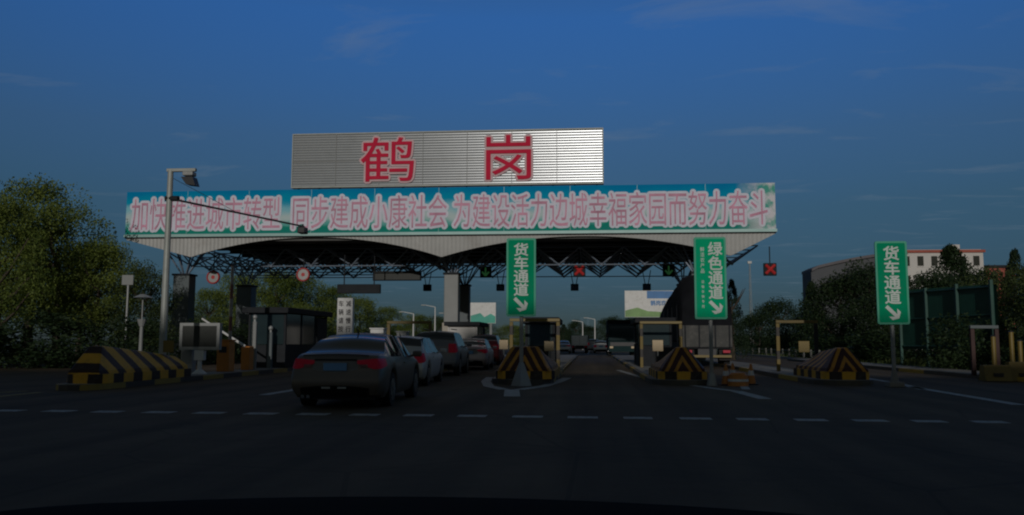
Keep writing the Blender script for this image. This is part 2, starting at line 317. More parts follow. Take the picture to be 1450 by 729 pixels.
# ------------------------------------------------------------------ toll islands
ISL_X = {'L': -13.3, 'B': -7.6, 'C': -2.1, 'D': 3.4, 'E': 8.9, 'F': 14.5}
def island(X, y0, y1, hw, kerbm, label):
    t = thing('toll_island', label, 'traffic island', (X, 0, 0), group='raised islands between the toll lanes')
    def outline(h, e):
        pts = []
        for i in range(9):
            a = PI + PI * i / 8
            pts.append((h * math.cos(a), y0 + e + h * 1.2 + h * 1.2 * math.sin(a)))
        return pts + [(h, y1 - e), (-h, y1 - e)]
    k = MB(); k.prism(outline(hw, 0), 0, 0.145); k.build('kerb', kerbm, t)
    p = MB(); p.prism(outline(hw - 0.14, 0.14), 0.10, 0.155); p.build('platform', m_conc, t)
    return t
island(-13.05, 19.9, 72, 0.62, m_kerb, 'long concrete island at the far left with black and yellow striped kerb')
island(-7.2, 25.2, 72, 0.9, m_kerb, 'island behind the queue of cars, carrying the white pillar sign')
island(-2.1, 24.6, 72, 0.95, m_kerb, 'island in the middle of the photo under the dark green truck lane sign')
island(2.7, 24.9, 72, 0.95, m_kerb_y, 'island with yellow kerb patch beside the tarpaulin truck')
island(7.6, 25.6, 72, 0.95, m_kerb_y, 'island right of the tarpaulin truck with a pale top and yellow kerb')
island(14.6, 29.0, 60, 1.0, m_kerb_y, 'short island at the right edge with yellow barriers on it')

def crash_block(X, y0, label, body_m, L=5.0, hw=0.9):
    t = thing('crash_block', label, 'crash barrier', (X, y0, 0.15), group='striped concrete crash blocks at the island noses')
    p = MB(); n = []
    for i in range(9):
        a = PI + PI * i / 8; n.append((hw * math.cos(a), hw * 0.7 + hw * 0.7 * math.sin(a)))
    p.prism(n + [(hw, L), (-hw, L)], 0, 0.24)
    o = p.build('plinth', m_stripe_plinth, t)
    # body: cross sections along y -> (half width bottom, half width top, height)
    wb0 = hw - 0.06; tw = 0.42 if hw > 0.8 else 0.17
    st = [(0.16, wb0 * 0.90, wb0 * 0.80, 0.34), (0.60, wb0, tw, 0.94), (0.72, wb0, tw * 0.96, 0.95), (2.6, wb0, tw * 0.9, 0.80), (L - 0.1, wb0, tw * 0.8, 0.60)]
    bm = bmesh.new(); rings = []
    for y, wb, wt, h in st:
        pr = [(-wb, 0.24), (-wb * 0.97, 0.34), (-wt - 0.02, h - 0.02), (-wt + 0.03, h + 0.01), (wt - 0.03, h + 0.01), (wt + 0.02, h - 0.02), (wb * 0.97, 0.34), (wb, 0.24)]
        rings.append([bm.verts.new((x_, y, z_)) for x_, z_ in pr])
    nose = bmesh.new(); R0 = [nose.verts.new(v.co) for v in rings[0]]; R1 = [nose.verts.new(v.co) for v in rings[1]]
    for i in range(7): nose.faces.new((R0[i], R0[i + 1], R1[i + 1], R1[i]))
    nose.faces.new(R0); nose.faces.new(R1[::-1])
    for a, b2 in zip(rings[1:], rings[2:]):
        for i in range(7): bm.faces.new((a[i], a[i + 1], b2[i + 1], b2[i]))
    bm.faces.new(rings[1]); bm.faces.new(rings[-1][::-1])
    for v in rings[0]: bm.verts.remove(v)
    bmesh.ops.translate(bm, verts=bm.verts, vec=(0, 0.002, 0))
    q = MB(); q.bm.free(); q.bm = bm; q.build('body', body_m, t)
    q = MB(); q.bm.free(); q.bm = nose; q.build('nose', m_stripe_maroonnose if body_m is m_stripe_maroon else m_stripe_body, t)
    return t
crash_block(-12.98, 20.3, 'large yellow and black striped crash block at far left, seen side on', m_stripe_body, 4.9, 0.53)
crash_block(-2.0, 24.8, 'maroon and yellow chevron crash block behind the middle green sign', m_stripe_maroon)
crash_block(2.72, 25.2, 'maroon and yellow crash block beside the post of the two-column green sign', m_stripe_maroon, 4.0, 0.76)
crash_block(7.68, 26.0, 'striped crash block left of the rightmost green sign post', m_stripe_maroon, 3.8, 0.74)
crash_block(-7.2, 26.9, 'striped crash block mostly hidden behind the queue of cars', m_stripe_body, 4.2)

# small reflector boards on the crash blocks
def reflector(x, y, z, label, m=m_yellow, s=0.34):
    t = thing('reflector_board', label, 'reflector', (x, y, z), group='reflector boards on the crash blocks')
    b = MB(); b.box((0, 0, 0.30), (s, 0.03, s * 1.05), bev=0.008); b.build('board', m, t)
    b = MB(); b.tube((0, 0.03, -0.05), (0, 0.03, 0.3), 0.02); b.build('post', m_grey, t)
m_cream = mat('reflector_cream', (0.6, 0.45, 0.25), 0.4, 0, 0.1, 3)
reflector(-12.75, 24.3, 0.78, 'yellow square board at the back of the far left striped block')
reflector(-2.95, 28.2, 0.86, 'small cream board on the left shoulder of the middle striped block', m_cream, 0.3)
reflector(-1.35, 26.9, 0.82, 'small cream board on the right shoulder of the middle striped block', m_cream, 0.3)
reflector(2.25, 28.8, 0.84, 'small cream board at the back left of the block by the tarpaulin truck', m_cream, 0.36)
reflector(7.25, 29.5, 0.82, 'small yellow board at the back left of the block by the right sign', m_yellow, 0.36)

# ------------------------------------------------------------------ booths and yellow frames
def guard_frame(X, y, label, wd=1.7, h=2.0, dx=0, mats=None):
    mats = mats or (m_post_stripe, m_post_stripe, m_yellow)
    t = thing('guard_frame', label, 'guard frame', (X + dx, y, 0.15), group='yellow steel frames guarding the booths')
    for s in (-1, 1):
        b = MB(); b.box((s * wd / 2, 0, (h - 0.15) / 2), (0.13, 0.13, h - 0.15), bev=0.01); b.build('post', mats[0] if s < 0 else mats[1], t)
    b = MB(); b.box((0, 0, h - 0.08), (wd + 0.13, 0.13, 0.11), bev=0.01); b.build('crossbar', mats[2], t)
def booth(X, y0, label, L=4.2, wd=1.5, h=2.35, wallm=m_dark, roofm=m_dark, blind=False):
    t = thing('toll_booth', label, 'booth', (X, y0, 0.15), group='toll booths on the islands')
    b = MB(); b.span(-wd / 2, wd / 2, 0, L, 0, 0.95); 
    for sx in (-1, 1):
        for yy in (0.05, L * 0.36, L * 0.7, L - 0.05): b.box((sx * (wd / 2 - 0.045), yy, (0.95 + h) / 2), (0.09, 0.1, h - 0.95))
    b.build('wall', wallm, t)
    b = MB(); b.span(-wd / 2 - 0.18, wd / 2 + 0.18, -0.3, L + 0.3, h, h + 0.24, bev=0.03); b.build('roof', roofm, t)
    f = MB(); f.span(-wd / 2 + 0.1, wd / 2 - 0.1, 0.02, 0.05, 0.97, h - 0.02); f.build('shutter' if blind else 'window', m_bwhite if blind else m_glass_teal, t)
    f = MB(); f.span(-wd / 2 + 0.1, wd / 2 - 0.1, L - 0.05, L - 0.02, 0.97, h - 0.02); f.build('window', m_glass_teal, t)
    for sx in (-1, 1):
        f = MB(); f.span(sx * (wd / 2 - 0.06), sx * (wd / 2 - 0.03), 0.12, L * 0.7, 0.97, h - 0.02); f.build('window', m_glass_teal, t)
        d = MB(); d.span(sx * (wd / 2), sx * (wd / 2 + 0.025), L * 0.72, L - 0.12, 0.08, h - 0.1); dd = d.build('door', m_dark, t)
        d = MB(); d.box((sx * (wd / 2 + 0.05), L * 0.75, 1.05), (0.03, 0.12, 0.03)); d.build('handle', m_galv, dd)
    return t
booth(-13.35, 33.5, 'dark toll booth with teal windows on the far left island', 5.4, 1.6, 2.25, m_dark, m_dark)
booth(-7.35, 47.5, 'pale-walled booth at the foot of the pale column behind the queue', 3.6, 1.7, 2.0, m_bwhite, m_dark, True)
booth(-2.05, 33.6, 'dark booth inside the yellow frame behind the middle striped block', 3.6, 1.2, 1.85)
booth(2.95, 39.2, 'booth beside the black tarpaulin truck with a yellow frame ahead of it', 4.2, 1.5, 2.0)
guard_frame(-2.1, 31.2, 'yellow frame right behind the middle striped crash block', 1.75, 2.0)
guard_frame(3.05, 37.2, 'yellow frame in front of the booth by the tarpaulin truck', 1.7, 2.05)
guard_frame(7.95, 33.4, 'yellow frame with thick left post, left of the rightmost green sign', 1.45, 2.0, 0, (m_post_stripe, m_dark, m_dyel))
guard_frame(-7.3, 33.2, 'dull yellow frame over the roofs of the queuing cars', 1.7, 1.95, 0, (m_dyel, m_dyel, m_dyel))
guard_frame(14.0, 30.4, 'slim frame on the short island at the right edge', 0.8, 1.75, -0.45, (m_maroon, m_maroon, m_column))

# flat-topped ticket machines
def machine(name, label, cat, X, y, d, m, z=0.15, screen=True, group=None):
    t = thing(name, label, cat, (X, y, z), group=group)
    b = MB(); b.box((0, 0, d[2] / 2), d, bev=0.025); b.build('housing', m, t)
    b = MB(); b.box((0, 0, d[2] + 0.025), (d[0] + 0.06, d[1] + 0.06, 0.05), bev=0.012); b.build('cap', m, t)
    if screen:
        b = MB(); b.box((0, -d[1] / 2 - 0.005, d[2] * 0.72), (d[0] * 0.6, 0.02, d[2] * 0.2)); b.build('panel', m_black, t)
    return t
machine('ticket_machine', 'white ticket machine beside the frame behind the white pillar sign', 'ticket machine', -7.9, 30.6, (0.5, 0.5, 1.55), m_white)
machine('ticket_machine', 'short grey ticket machine at the queue lane behind the silver car', 'ticket machine', -7.2, 31.6, (0.4, 0.45, 1.45), m_grey)
machine('control_cabinet', 'orange control cabinet next to the red and white pole', 'cabinet', -13.15, 29.2, (0.46, 0.5, 1.1), m_orange)
# toll barrier with raised boom
t = thing('toll_barrier', 'orange toll barrier with a pale boom raised over the left lane', 'barrier', (-13.1, 31.0, 0.15))
b = MB(); b.box((0, 0, 0.45), (0.34, 0.42, 0.9), bev=0.03); b.build('housing', m_orange, t)
b = MB(); b.tube((0, -0.24, 0.9), (-1.75, -0.24, 1.95), 0.05, 0.035); b.build('boom', m_white, t)
# display board on a post
t = thing('display_board', 'pale framed display board on a short pedestal, left island', 'display board', (-13.1, 27.0, 0.15))
b = MB(); b.span(-0.62, 0.62, 0.03, 0.16, 0.84, 1.66); b.build('panel', m_led, t)
b = MB()
for q in ((-0.68, 0.68, 1.60, 1.70), (-0.68, 0.68, 0.80, 0.90)): b.span(q[0], q[1], 0, 0.19, q[2], q[3])
for sx in (-1, 1): b.span(sx * 0.60, sx * 0.70, -0.003, 0.193, 0.80, 1.70)
b.build('frame', m_grey, t)
b = MB(); b.box((0, 0.1, 0.62), (0.34, 0.2, 0.34), bev=0.02); b.tube((0, 0.1, 0.05), (0, 0.1, 0.5), 0.075); b.build('post', m_white, t)
b = MB(); b.tube((0, 0.1, 0), (0, 0.1, 0.14), 0.26, 0.10, 12); b.build('base', m_white, t)
t = thing('meter_box', 'grey meter box with square sides behind the display board', 'cabinet', (-13.75, 27.6, 0.15))
b = MB(); b.box((0, 0, 0.5), (0.42, 0.3, 1.0), bev=0.02); b.build('housing', m_grey, t)
b = MB(); b.box((0, -0.16, 0.62), (0.32, 0.02, 0.6)); b.build('door', m_column_l, t)
# red and white pole, white post
t = thing('striped_pole', 'tall slender red and white pole behind the display board', 'pole', (-13.28, 29.8, 0.15))
b = MB(); b.tube((0, 0, 0), (0, 0, 3.9), 0.065, 0.055, 12); b.build('shaft', m_pole_rw, t)
b = MB(); b.tube((0, 0, 0), (0, 0, 0.05), 0.16, n=12); b.build('foot', m_grey, t)
for X, y, h, lb in ((-13.1, 31.6, 1.85, 'thick pale post with a small round cap, beside the toll barrier'), (-13.0, 33.0, 1.45, 'thinner grey post in front of the dark left booth')):
    t = thing('guide_post', lb, 'post', (X, y, 0.15))
    b = MB(); b.box((0, 0, h / 2), (0.2, 0.16, h), bev=0.03); b.build('shaft', m_column_l if h > 1.6 else m_column, t)
    b = MB(); b.tube((0, 0, h), (0, 0, h + 0.12), 0.06, 0.05); bmesh.ops.create_uvsphere(b.bm, u_segments=12, v_segments=8, radius=0.1, matrix=Matrix.Translation((0, 0, h + 0.18))); b.build('cap', m_grey, t)
# white pillar sign with black characters
t = thing('pillar_sign', 'tall white pillar sign with two columns of dark characters', 'sign', (-7.7, 25.7, 0.15))
b = MB(); b.box((0, 0, 1.25), (0.50, 0.2, 2.42), bev=0.02); b.build('panel', m_white, t)
b = MB(); b.box((0, 0, 0.02), (0.62, 0.34, 0.08)); b.build('foot', m_conc, t)
it = []
for k, ch in enumerate('车辆请按道行驶'): it.append((ch, -0.12, 2.28 - k * 0.265, 0.17, 0.20, -0.105))
for k, ch in enumerate('减速慢行注意'): it.append((ch, 0.12, 2.28 - k * 0.265, 0.17, 0.20, -0.105))
glyphs(it, 'lettering', m_black, t, 0.018, 0, 4)

# ------------------------------------------------------------------ camera mast at left
t = thing('camera_mast', 'tall grey mast with a short top arm, left island', 'mast', (-13.2, 24.8, 0.15))
b = MB(); b.tube((0, 0, 0), (0, 0, 6.45), 0.115, 0.085, 12); b.build('pole', m_galv, t, smooth=False)
b = MB(); b.tube((0, 0, 0), (0, 0, 0.06), 0.24, n=12)
for a in range(4): b.tube((0.17 * math.cos(a * PI / 2), 0.17 * math.sin(a * PI / 2), 0), (0.17 * math.cos(a * PI / 2), 0.17 * math.sin(a * PI / 2), 0.12), 0.02)
b.build('base_plate', m_galv, t)
b = MB(); b.box((0.36, 0, 6.46), (0.95, 0.12, 0.10), bev=0.01); b.build('top_arm', m_galv, t)
b = MB(); b.box((0.62, 0, 6.33), (0.34, 0.3, 0.14), bev=0.03); q = b.build('lamp_head', m_grey, t)
b = MB(); b.prism([(0.42, 6.22), (0.80, 6.22), (0.90, 5.94), (0.60, 5.98)], -0.16, 0.16, 'y'); b.build('visor', m_black, q)
b = MB(); b.tube((0, 0, 5.56), (4.4, 0, 4.62), 0.035, 0.028); b.tube((0.1, 0, 6.2), (2.2, 0, 5.1), 0.008); b.build('side_arm', m_dark, t)
b = MB(); b.tube((-0.12, 0, 5.56), (0.3, 0, 5.55), 0.09, n=10); b.build('bracket', m_dark, t)
b = MB(); b.box((4.35, 0, 4.5), (0.24, 0.34, 0.2), bev=0.03); b.tube((4.35, 0, 4.6), (4.35, 0, 4.7), 0.03); b.build('camera_box', m_black, t)

# ------------------------------------------------------------------ green lane signs
def lane_sign(X, y, label, chars, m, wd=0.86, hgt=2.28, z0=2.0, side=None, thick_post=0.055):
    t = thing('lane_sign', label, 'sign', (X, y, 0), group='green lane signs on posts')
    z1 = z0 + hgt
    def rr(x0, x1, zz0, zz1, r):
        P = []
        for cx, cz, a0 in ((x1 - r, zz1 - r, 0), (x0 + r, zz1 - r, PI / 2), (x0 + r, zz0 + r, PI), (x1 - r, zz0 + r, 1.5 * PI)):
            for i in range(5): a = a0 + PI / 2 * i / 4; P.append((cx + r * math.cos(a), cz + r * math.sin(a)))
        return P
    b = MB(); b.prism(rr(-wd / 2, wd / 2, z0, z1, 0.06), -0.03, 0.02, 'y'); b.build('border', m_signborder, t)
    b = MB(); b.prism(rr(-wd / 2 + 0.055, wd / 2 - 0.055, z0 + 0.055, z1 - 0.055, 0.04), -0.036, -0.028, 'y'); b.build('panel', m, t)
    b = MB()
    for zz in (z0 + 0.4, (z0 + z1) / 2, z1 - 0.4): b.box((0, 0.05, zz), (wd - 0.1, 0.06, 0.08))
    b.build('bracket', m_grey, t)
    b = MB(); b.tube((0, 0.12, 0.0), (0, 0.12, z1 - 0.1), thick_post, n=12); b.build('post', m_grey, t)
    cx = 0 if side is None else wd * 0.16
    cw = wd * 0.52 if side is None else wd * 0.46
    step = (hgt - 0.72) / 4
    it = [(ch, cx, z1 - 0.22 - step * (k + 0.5) + 0.08, cw, step * 1.02, -0.037) for k, ch in enumerate(chars)]
    glyphs(it, 'lettering', m_signwhite, t, 0.022, 0)
    if side:
        it = []
        zc = z1 - 0.36
        for ch in side[0]: it.append((ch, -wd * 0.24, zc, 0.125, 0.14, -0.037)); zc -= 0.16
        zc -= 0.16
        for ch in side[1]: it.append((ch, -wd * 0.24, zc, 0.085, 0.095, -0.037)); zc -= 0.145
        glyphs(it, 'small_lettering', m_signwhite, t, 0.015, 0, 4)
    # arrow down right
    ax, az, L, hw = cx - cw * 0.42, z0 + 0.52, cw * 0.95, 0.035 + cw * 0.05
    s2 = math.sqrt(.5)
    pts = [(0, hw), (L * 0.95, hw), (L * 0.95 - 0.13, hw + 0.13), (L * 0.95 + 0.03, hw + 0.13), (L * 1.25, 0), (L * 0.95 + 0.03, -hw - 0.13), (L * 0.95 - 0.13, -hw - 0.13), (L * 0.95, -hw), (0, -hw)]
    pts = [(ax + (p[0] + p[1]) * s2 * 0.88, az + (-p[0] + p[1]) * s2 * 0.88) for p in pts]
    b = MB(); b.prism(pts, -0.043, -0.037, 'y'); b.build('arrow', m_signwhite, t)
    return t
s1 = lane_sign(-2.0, 23.9, 'dark green truck lane sign on a flared white foot, in the middle', '货车通道', m_signgreen, 0.85, 2.26, 1.98)
b = MB(); b.tube((0, 0.12, 0), (0, 0.12, 0.66), 0.30, 0.07, 4); b.build('foot', m_grey, s1)
s2_ = lane_sign(3.5, 24.9, 'bright green lane sign with a second column of small characters', '绿色通道', m_signgreen2, 0.93, 2.42, 1.93, ('鲜活农产品', '运输车辆专用'))
b = MB(); b.tube((0, 0.12, 0), (0, 0.12, 0.35), 0.16, 0.08, 8); b.build('foot', m_grey, s2_)
s3 = lane_sign(8.71, 25.1, 'dark green truck lane sign furthest to the right, before the white building', '货车通道', m_signgreen, 0.90, 2.42, 1.79)
b = MB(); b.box((0, 0.12, 0.07), (0.42, 0.42, 0.14), bev=0.02); b.tube((0, 0.12, 0.1), (0, 0.12, 0.5), 0.13, 0.06, 8); b.build('foot', m_conc, s3)

# traffic cones and a water barrier beside the second sign
def cone():
    t = thing('traffic_cone', 'orange cone', 'traffic cone', group='traffic cones by the sign post')
    b = MB(); b.box((0, 0, 0.02), (0.36, 0.36, 0.04), bev=0.008); b.build('base', m_black, t)
    b = MB(); b.tube((0, 0, 0.04), (0, 0, 0.62), 0.14, 0.03, 16); b.build('cone', m_orange, t, smooth=False)
    b = MB(); b.tube((0, 0, 0.28), (0, 0, 0.42), 0.099, 0.071, 16, caps=False); b.build('reflective_band', m_white, t)
    return t
c0 = cone()
for i, (x, y, lb) in enumerate(((3.95, 25.3, 'orange cone nearest the post of the two-column green sign'), (4.3, 26.2, 'orange cone between the sign post and the orange drum'), (4.75, 25.7, 'orange cone furthest from the green sign post'))):
    o = c0 if i == 0 else copy_tree(c0)
    o.location = (x, y, 0); o['label'] = lb
t = thing('crash_drum', 'low orange water-filled drum standing among the cones', 'traffic drum', (4.25, 25.0, 0))
b = MB(); b.tube((0, 0, 0), (0, 0, 0.32), 0.30, 0.26, 18); b.tube((0, 0, 0.32), (0, 0, 0.38), 0.24, 0.2, 18); b.build('body', m_orange, t)
b = MB(); b.tube((0, 0, 0.13), (0, 0, 0.2), 0.297, 0.288, 18, caps=False); b.build('band', m_white, t)

# yellow barriers on the right edge
for i, (x, y, lb) in enumerate(((13.35, 29.3, 'low yellow barrier block at the left end of the right edge row'), (14.25, 29.5, 'yellow barrier block in the middle of the right edge row'), (15.1, 29.3, 'yellow barrier block at the very right edge'))):
    t = thing('barrier_block', lb, 'barrier', (x, y, 0.02), group='yellow barrier blocks at the right edge')
    b = MB(); hh = 0.52 + 0.1 * i
    b.prism([(-0.28, 0), (0.28, 0), (0.22, 0.15), (0.13, hh), (-0.13, hh), (-0.22, 0.15)], -0.42, 0.42, 'x')
    b.build('body', m_yellow, t)
    b = MB(); b.box((0, -0.235, 0.2), (0.3, 0.04, 0.12)); b.build('drain_slot', m_black, t)
for x, y, h, lb in ((13.75, 30.2, 1.35, 'yellow post nearest the maroon frame on the right'), (14.2, 29.9, 1.5, 'taller yellow post standing before the dark bush on the right'), (15.0, 31.0, 1.2, 'short yellow post at the right edge')):
    t = thing('bollard', lb, 'bollard', (x, y, 0.14), group='yellow posts on the right edge island')
    b = MB(); b.tube((0, 0, 0), (0, 0, h), 0.075, n=12); b.build('shaft', m_yellow, t)
    b = MB(); b.tube((0, 0, h), (0, 0, h + 0.05), 0.085, 0.05, n=12); b.build('cap', m_black, t)

# ------------------------------------------------------------------ canopy
t = thing('toll_canopy', 'wide toll station canopy with arched valance and a long slogan banner', 'canopy', (0, 50, 0))
CAN = t
XL, XR = -29.4, 10.86
def valance_z(x):
    cus = [(-25.04, 6.49), (-9.08, 6.39), (8.25, 6.36)]
    if x < cus[0][0]: return 7.62 + (6.49 - 7.62) * (x - XL) / (cus[0][0] - XL)
    if x > cus[2][0]: return 6.36 + (7.66 - 6.36) * (x - cus[2][0]) / (XR - cus[2][0])
    for a, b2 in zip(cus, cus[1:]):
        if x <= b2[0]:
            u = (x - a[0]) / (b2[0] - a[0]); base = a[1] + (b2[1] - a[1]) * u
            s = 1 - abs(2 * u - 1); return base + 1.24 * (1 - (1 - s) ** 2.0) ** 0.95
    return 7.6
bm = bmesh.new(); n = 320; pr = []
for i in range(n + 1):
    x = XL + (XR - XL) * i / n; z = valance_z(x); rib = 0.03 if i % 2 else 0.0
    pr.append([bm.verts.new((x, 0.06 - rib, 7.735)), bm.verts.new((x, 0.06 - rib, z)), bm.verts.new((x, 0.16, z)), bm.verts.new((x, 0.16, 7.735))])
for a, b2 in zip(pr, pr[1:]):
    for k in range(4): bm.faces.new((a[k], a[(k + 1) % 4], b2[(k + 1) % 4], b2[k]))
q = MB(); q.bm.free(); q.bm = bm
m_val = mat('valance_sheet', (0.44, 0.44, 0.42), 0.6, 0.1, 0.1, 0.5, dirt=((0.30, 0.27, 0.24), 0.6, 0.5))
q.build('valance', m_val, t)
b = MB(); b.span(XL, XR, 0.0, 1.3, 7.94, 10.64); b.build('parapet', m_galv, t)
m_trim = mat('cornice_trim', (0.36, 0.55, 0.52), 0.5, 0.1, 0.1, 1)
b = MB(); b.span(XL - 0.08, XR + 0.08, -0.12, 1.35, 7.76, 7.935); b.build('cornice', m_trim, t)
b = MB(); b.span(XL - 0.04, XR + 0.04, -0.06, 1.32, 7.70, 7.757); b.build('dark_strip', m_dark, t)  # thin dark strip between valance and cornice
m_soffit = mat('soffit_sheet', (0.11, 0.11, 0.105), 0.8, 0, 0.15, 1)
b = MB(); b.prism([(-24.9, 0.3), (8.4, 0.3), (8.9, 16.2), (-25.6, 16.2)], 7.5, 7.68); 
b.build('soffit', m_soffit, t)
b = MB(); b.prism([(-24.9, 1.4), (8.4, 1.4), (8.9, 16.4), (-25.6, 16.4)], 7.7, 7.9); b.build('roof', m_galv, t)
b = MB()
for yy in range(2, 16, 2): b.span(-25.2, 8.5, yy, yy + 0.12, 7.34, 7.495)
b.build('purlin', m_dark, t)
# banner print
mb = bpy.data.materials.new('banner_print'); mb.use_nodes = True; n_ = mb.node_tree.nodes; l_ = mb.node_tree.links
B = n_['Principled BSDF']; B.inputs['Roughness'].default_value = 0.85; B.inputs['Specular IOR Level'].default_value = 0.1
tc = n_.new('ShaderNodeTexCoord'); s = n_.new('ShaderNodeSeparateXYZ'); l_.new(tc.outputs['Object'], s.inputs[0])
nz = n_.new('ShaderNodeTexNoise'); nz.inputs['Scale'].default_value = 0.55; nz.inputs['Detail'].default_value = 7; l_.new(tc.outputs['Object'], nz.inputs[0])
ma = n_.new('ShaderNodeMath'); ma.operation = 'MULTIPLY_ADD'; l_.new(nz.outputs[0], ma.inputs[0]); ma.inputs[1].default_value = 1.1; l_.new(s.outputs[2], ma.inputs[2])
mr = n_.new('ShaderNodeMapRange'); mr.inputs[1].default_value = 8.35; mr.inputs[2].default_value = 11.25; l_.new(ma.outputs[0], mr.inputs[0])
rp = n_.new('ShaderNodeValToRGB'); rp.color_ramp.interpolation = 'EASE'
E_ = rp.color_ramp.elements; E_[0].position = 0.0; E_[0].color = (0.02, 0.25, 0.22, 1); E_[1].position = 1.0; E_[1].color = (0.0, 0.24, 0.50, 1)
for p_, c_ in ((0.16, (0.01, 0.28, 0.21)), (0.24, (0.14, 0.46, 0.42)), (0.40, (0.56, 0.68, 0.68)), (0.58, (0.26, 0.58, 0.68)), (0.74, (0.0, 0.34, 0.54))):
    e = E_.new(p_); e.color = (*c_, 1)
l_.new(mr.outputs[0], rp.inputs[0])
mx2 = n_.new('ShaderNodeMapRange'); mx2.inputs[1].default_value = 8.6; mx2.inputs[2].default_value = 10.4; l_.new(s.outputs[0], mx2.inputs[0])
nz2 = n_.new('ShaderNodeTexNoise'); nz2.inputs['Scale'].default_value = 1.5; nz2.inputs['Detail'].default_value = 6; l_.new(tc.outputs['Object'], nz2.inputs[0])
r3 = n_.new('ShaderNodeValToRGB'); r3.color_ramp.elements[0].position = 0.38; r3.color_ramp.elements[0].color = (0.10, 0.42, 0.34, 1); r3.color_ramp.elements[1].position = 0.52; r3.color_ramp.elements[1].color = (0.72, 0.72, 0.76, 1)
l_.new(nz2.outputs[0], r3.inputs[0])
mm = n_.new('ShaderNodeMix'); mm.data_type = 'RGBA'; l_.new(mx2.outputs[0], mm.inputs[0]); l_.new(rp.outputs[0], mm.inputs[6]); l_.new(r3.outputs[0], mm.inputs[7])
l_.new(mm.outputs[2], B.inputs['Base Color'])
b = MB(); b.span(XL - 0.03, XR + 0.03, -0.05, -0.003, 7.94, 10.69); ban = b.build('banner', mb, t)
for k in range(1, 10):
    sm = MB(); sm.span(XL + (XR - XL) * k / 10 - 0.012, XL + (XR - XL) * k / 10 + 0.012, -0.056, -0.051, 7.95, 10.68); sm.build('seam', m_trim, ban)
def row(s_, x0, x1, zc, cw, ch, y):
    st = (x1 - x0) / len(s_)
    return [(c, x0 + st * (k + 0.5), zc, st * cw, ch, y) for k, c in enumerate(s_)]
def slog(dy): return row('加快推进城市转型', -29.1, -19.25, 9.22, 1.0, 2.2, dy) + row('同步建成小康社会', -18.6, -8.72, 9.22, 1.0, 2.2, dy) + row('为建设活力边城幸福家园而努力奋斗', -8.4, 10.5, 9.22, 1.0, 2.2, dy)
glyphs(slog(-0.055), 'lettering_outline', m_letter_white, ban, 0.125, 0, 12)
glyphs(slog(-0.075), 'lettering', m_letter_pink, ban, 0.0, 0, 6)
# space frame under the roof
bx, by = 14, 5; X0, X1, Y0, Y1 = -28.4, 10.4, 3.0, 15.6; dxx = (X1 - X0) / bx; dyy = (Y1 - Y0) / by
ZT, ZB = 7.3, 6.28
nodes = bmesh.new()
fr = MB(); fr2 = MB()
T = lambda i, j: (X0 + i * dxx, Y0 + j * dyy, ZT); U = lambda i, j: (X0 + (i + .5) * dxx, Y0 + (j + .5) * dyy, ZB)
for i in range(bx + 1):
    for j in range(by + 1):
        if i < bx: fr.tube(T(i, j), T(i + 1, j), 0.04, n=5)
        if j < by: fr.tube(T(i, j), T(i, j + 1), 0.04, n=5)
for i in range(bx):
    for j in range(by):
        if i < bx - 1 and (j in (0, by - 1) or i < 5): fr.tube(U(i, j), U(i + 1, j), 0.04, n=5)
        for a, c in ((0, 0), (1, 0), (0, 1), (1, 1)): fr.tube(T(i + a, j + c), U(i, j), 0.052, n=5)
        bmesh.ops.create_icosphere(fr.bm, subdivisions=1, radius=0.11, matrix=Matrix.Translation(U(i, j)))
fr.build('space_frame', m_truss, t)
nodes.free()
# columns with fans of struts
for X, yy, wd, m in ((-26.9, 3, 1.1, m_column), (-27.3, 14, 1.2, m_column), (-8.9, 3, 0.92, m_column_l), (-9.75, 14, 0.82, m_column), (6.6, 3, 0.7, m_column), (6.95, 14, 0.8, m_column)):
    b = MB(); b.box((X, yy, 2.85), (wd, wd * 0.9, 5.4), bev=0.05); c = b.build('column', m, t)
    b = MB(); b.box((X, yy, 5.6), (wd + 0.12, wd + 0.05, 0.12)); b.build('capital', m_dark, c)
    b = MB()
    for k in range(8):
        a = k * PI / 4; b.tube((X + 0.2 * math.cos(a), yy + 0.2 * math.sin(a), 5.65), (X + 1.35 * math.cos(a), yy + 1.35 * math.sin(a), 7.3), 0.05, n=6)
    b.build('strut', m_truss, c)
    b = MB(); b.box((X, yy, 1.3), (wd + 0.14, wd + 0.06, 2.3)); b.build('base_cladding', m_beige if m is m_column_l else m_column, c)
# rooftop sign
t = thing('rooftop_sign', 'ribbed silver rooftop sign with two large red characters', 'sign', (-9.1, 51, 7.9))
bm = bmesh.new(); W2 = 9.86; z0, z1 = 3.16, 6.52; prof = []; nr = 20
for k in range(nr):
    za = z0 + (z1 - z0) * k / nr; h_ = (z1 - z0) / nr
    for f_, d_ in ((0.0, 0.0), (0.08, -0.008), (0.45, -0.016), (0.84, -0.010), (0.96, 0.004)): prof.append((za + h_ * f_, d_))
prof.append((z1, 0))
NX = 24
grid = []
for i in range(NX + 1):
    x = -W2 + 2 * W2 * i / NX
    yb = 0.0 * (x * x)            # the long panel bows back a little towards its ends
    grid.append([bm.verts.new((x, yb + d_, z_)) for z_, d_ in prof])
for a, b2 in zip(grid, grid[1:]):
    for k in range(len(prof) - 1): bm.faces.new((a[k], b2[k], b2[k + 1], a[k + 1]))
q = MB(); q.bm.free(); q.bm = bm
m_slat = mat('sign_slats', (0.43, 0.45, 0.46), 0.24, 0.48, 0.06, 0.35, dirt=((0.32, 0.33, 0.33), 0.7, 0.5))
pn = q.build('panel', m_slat, t, smooth=True)
b = MB(); b.span(-W2, W2, 0.16, 0.4, z0, z1); b.build('backing', m_galv, t)
b = MB()
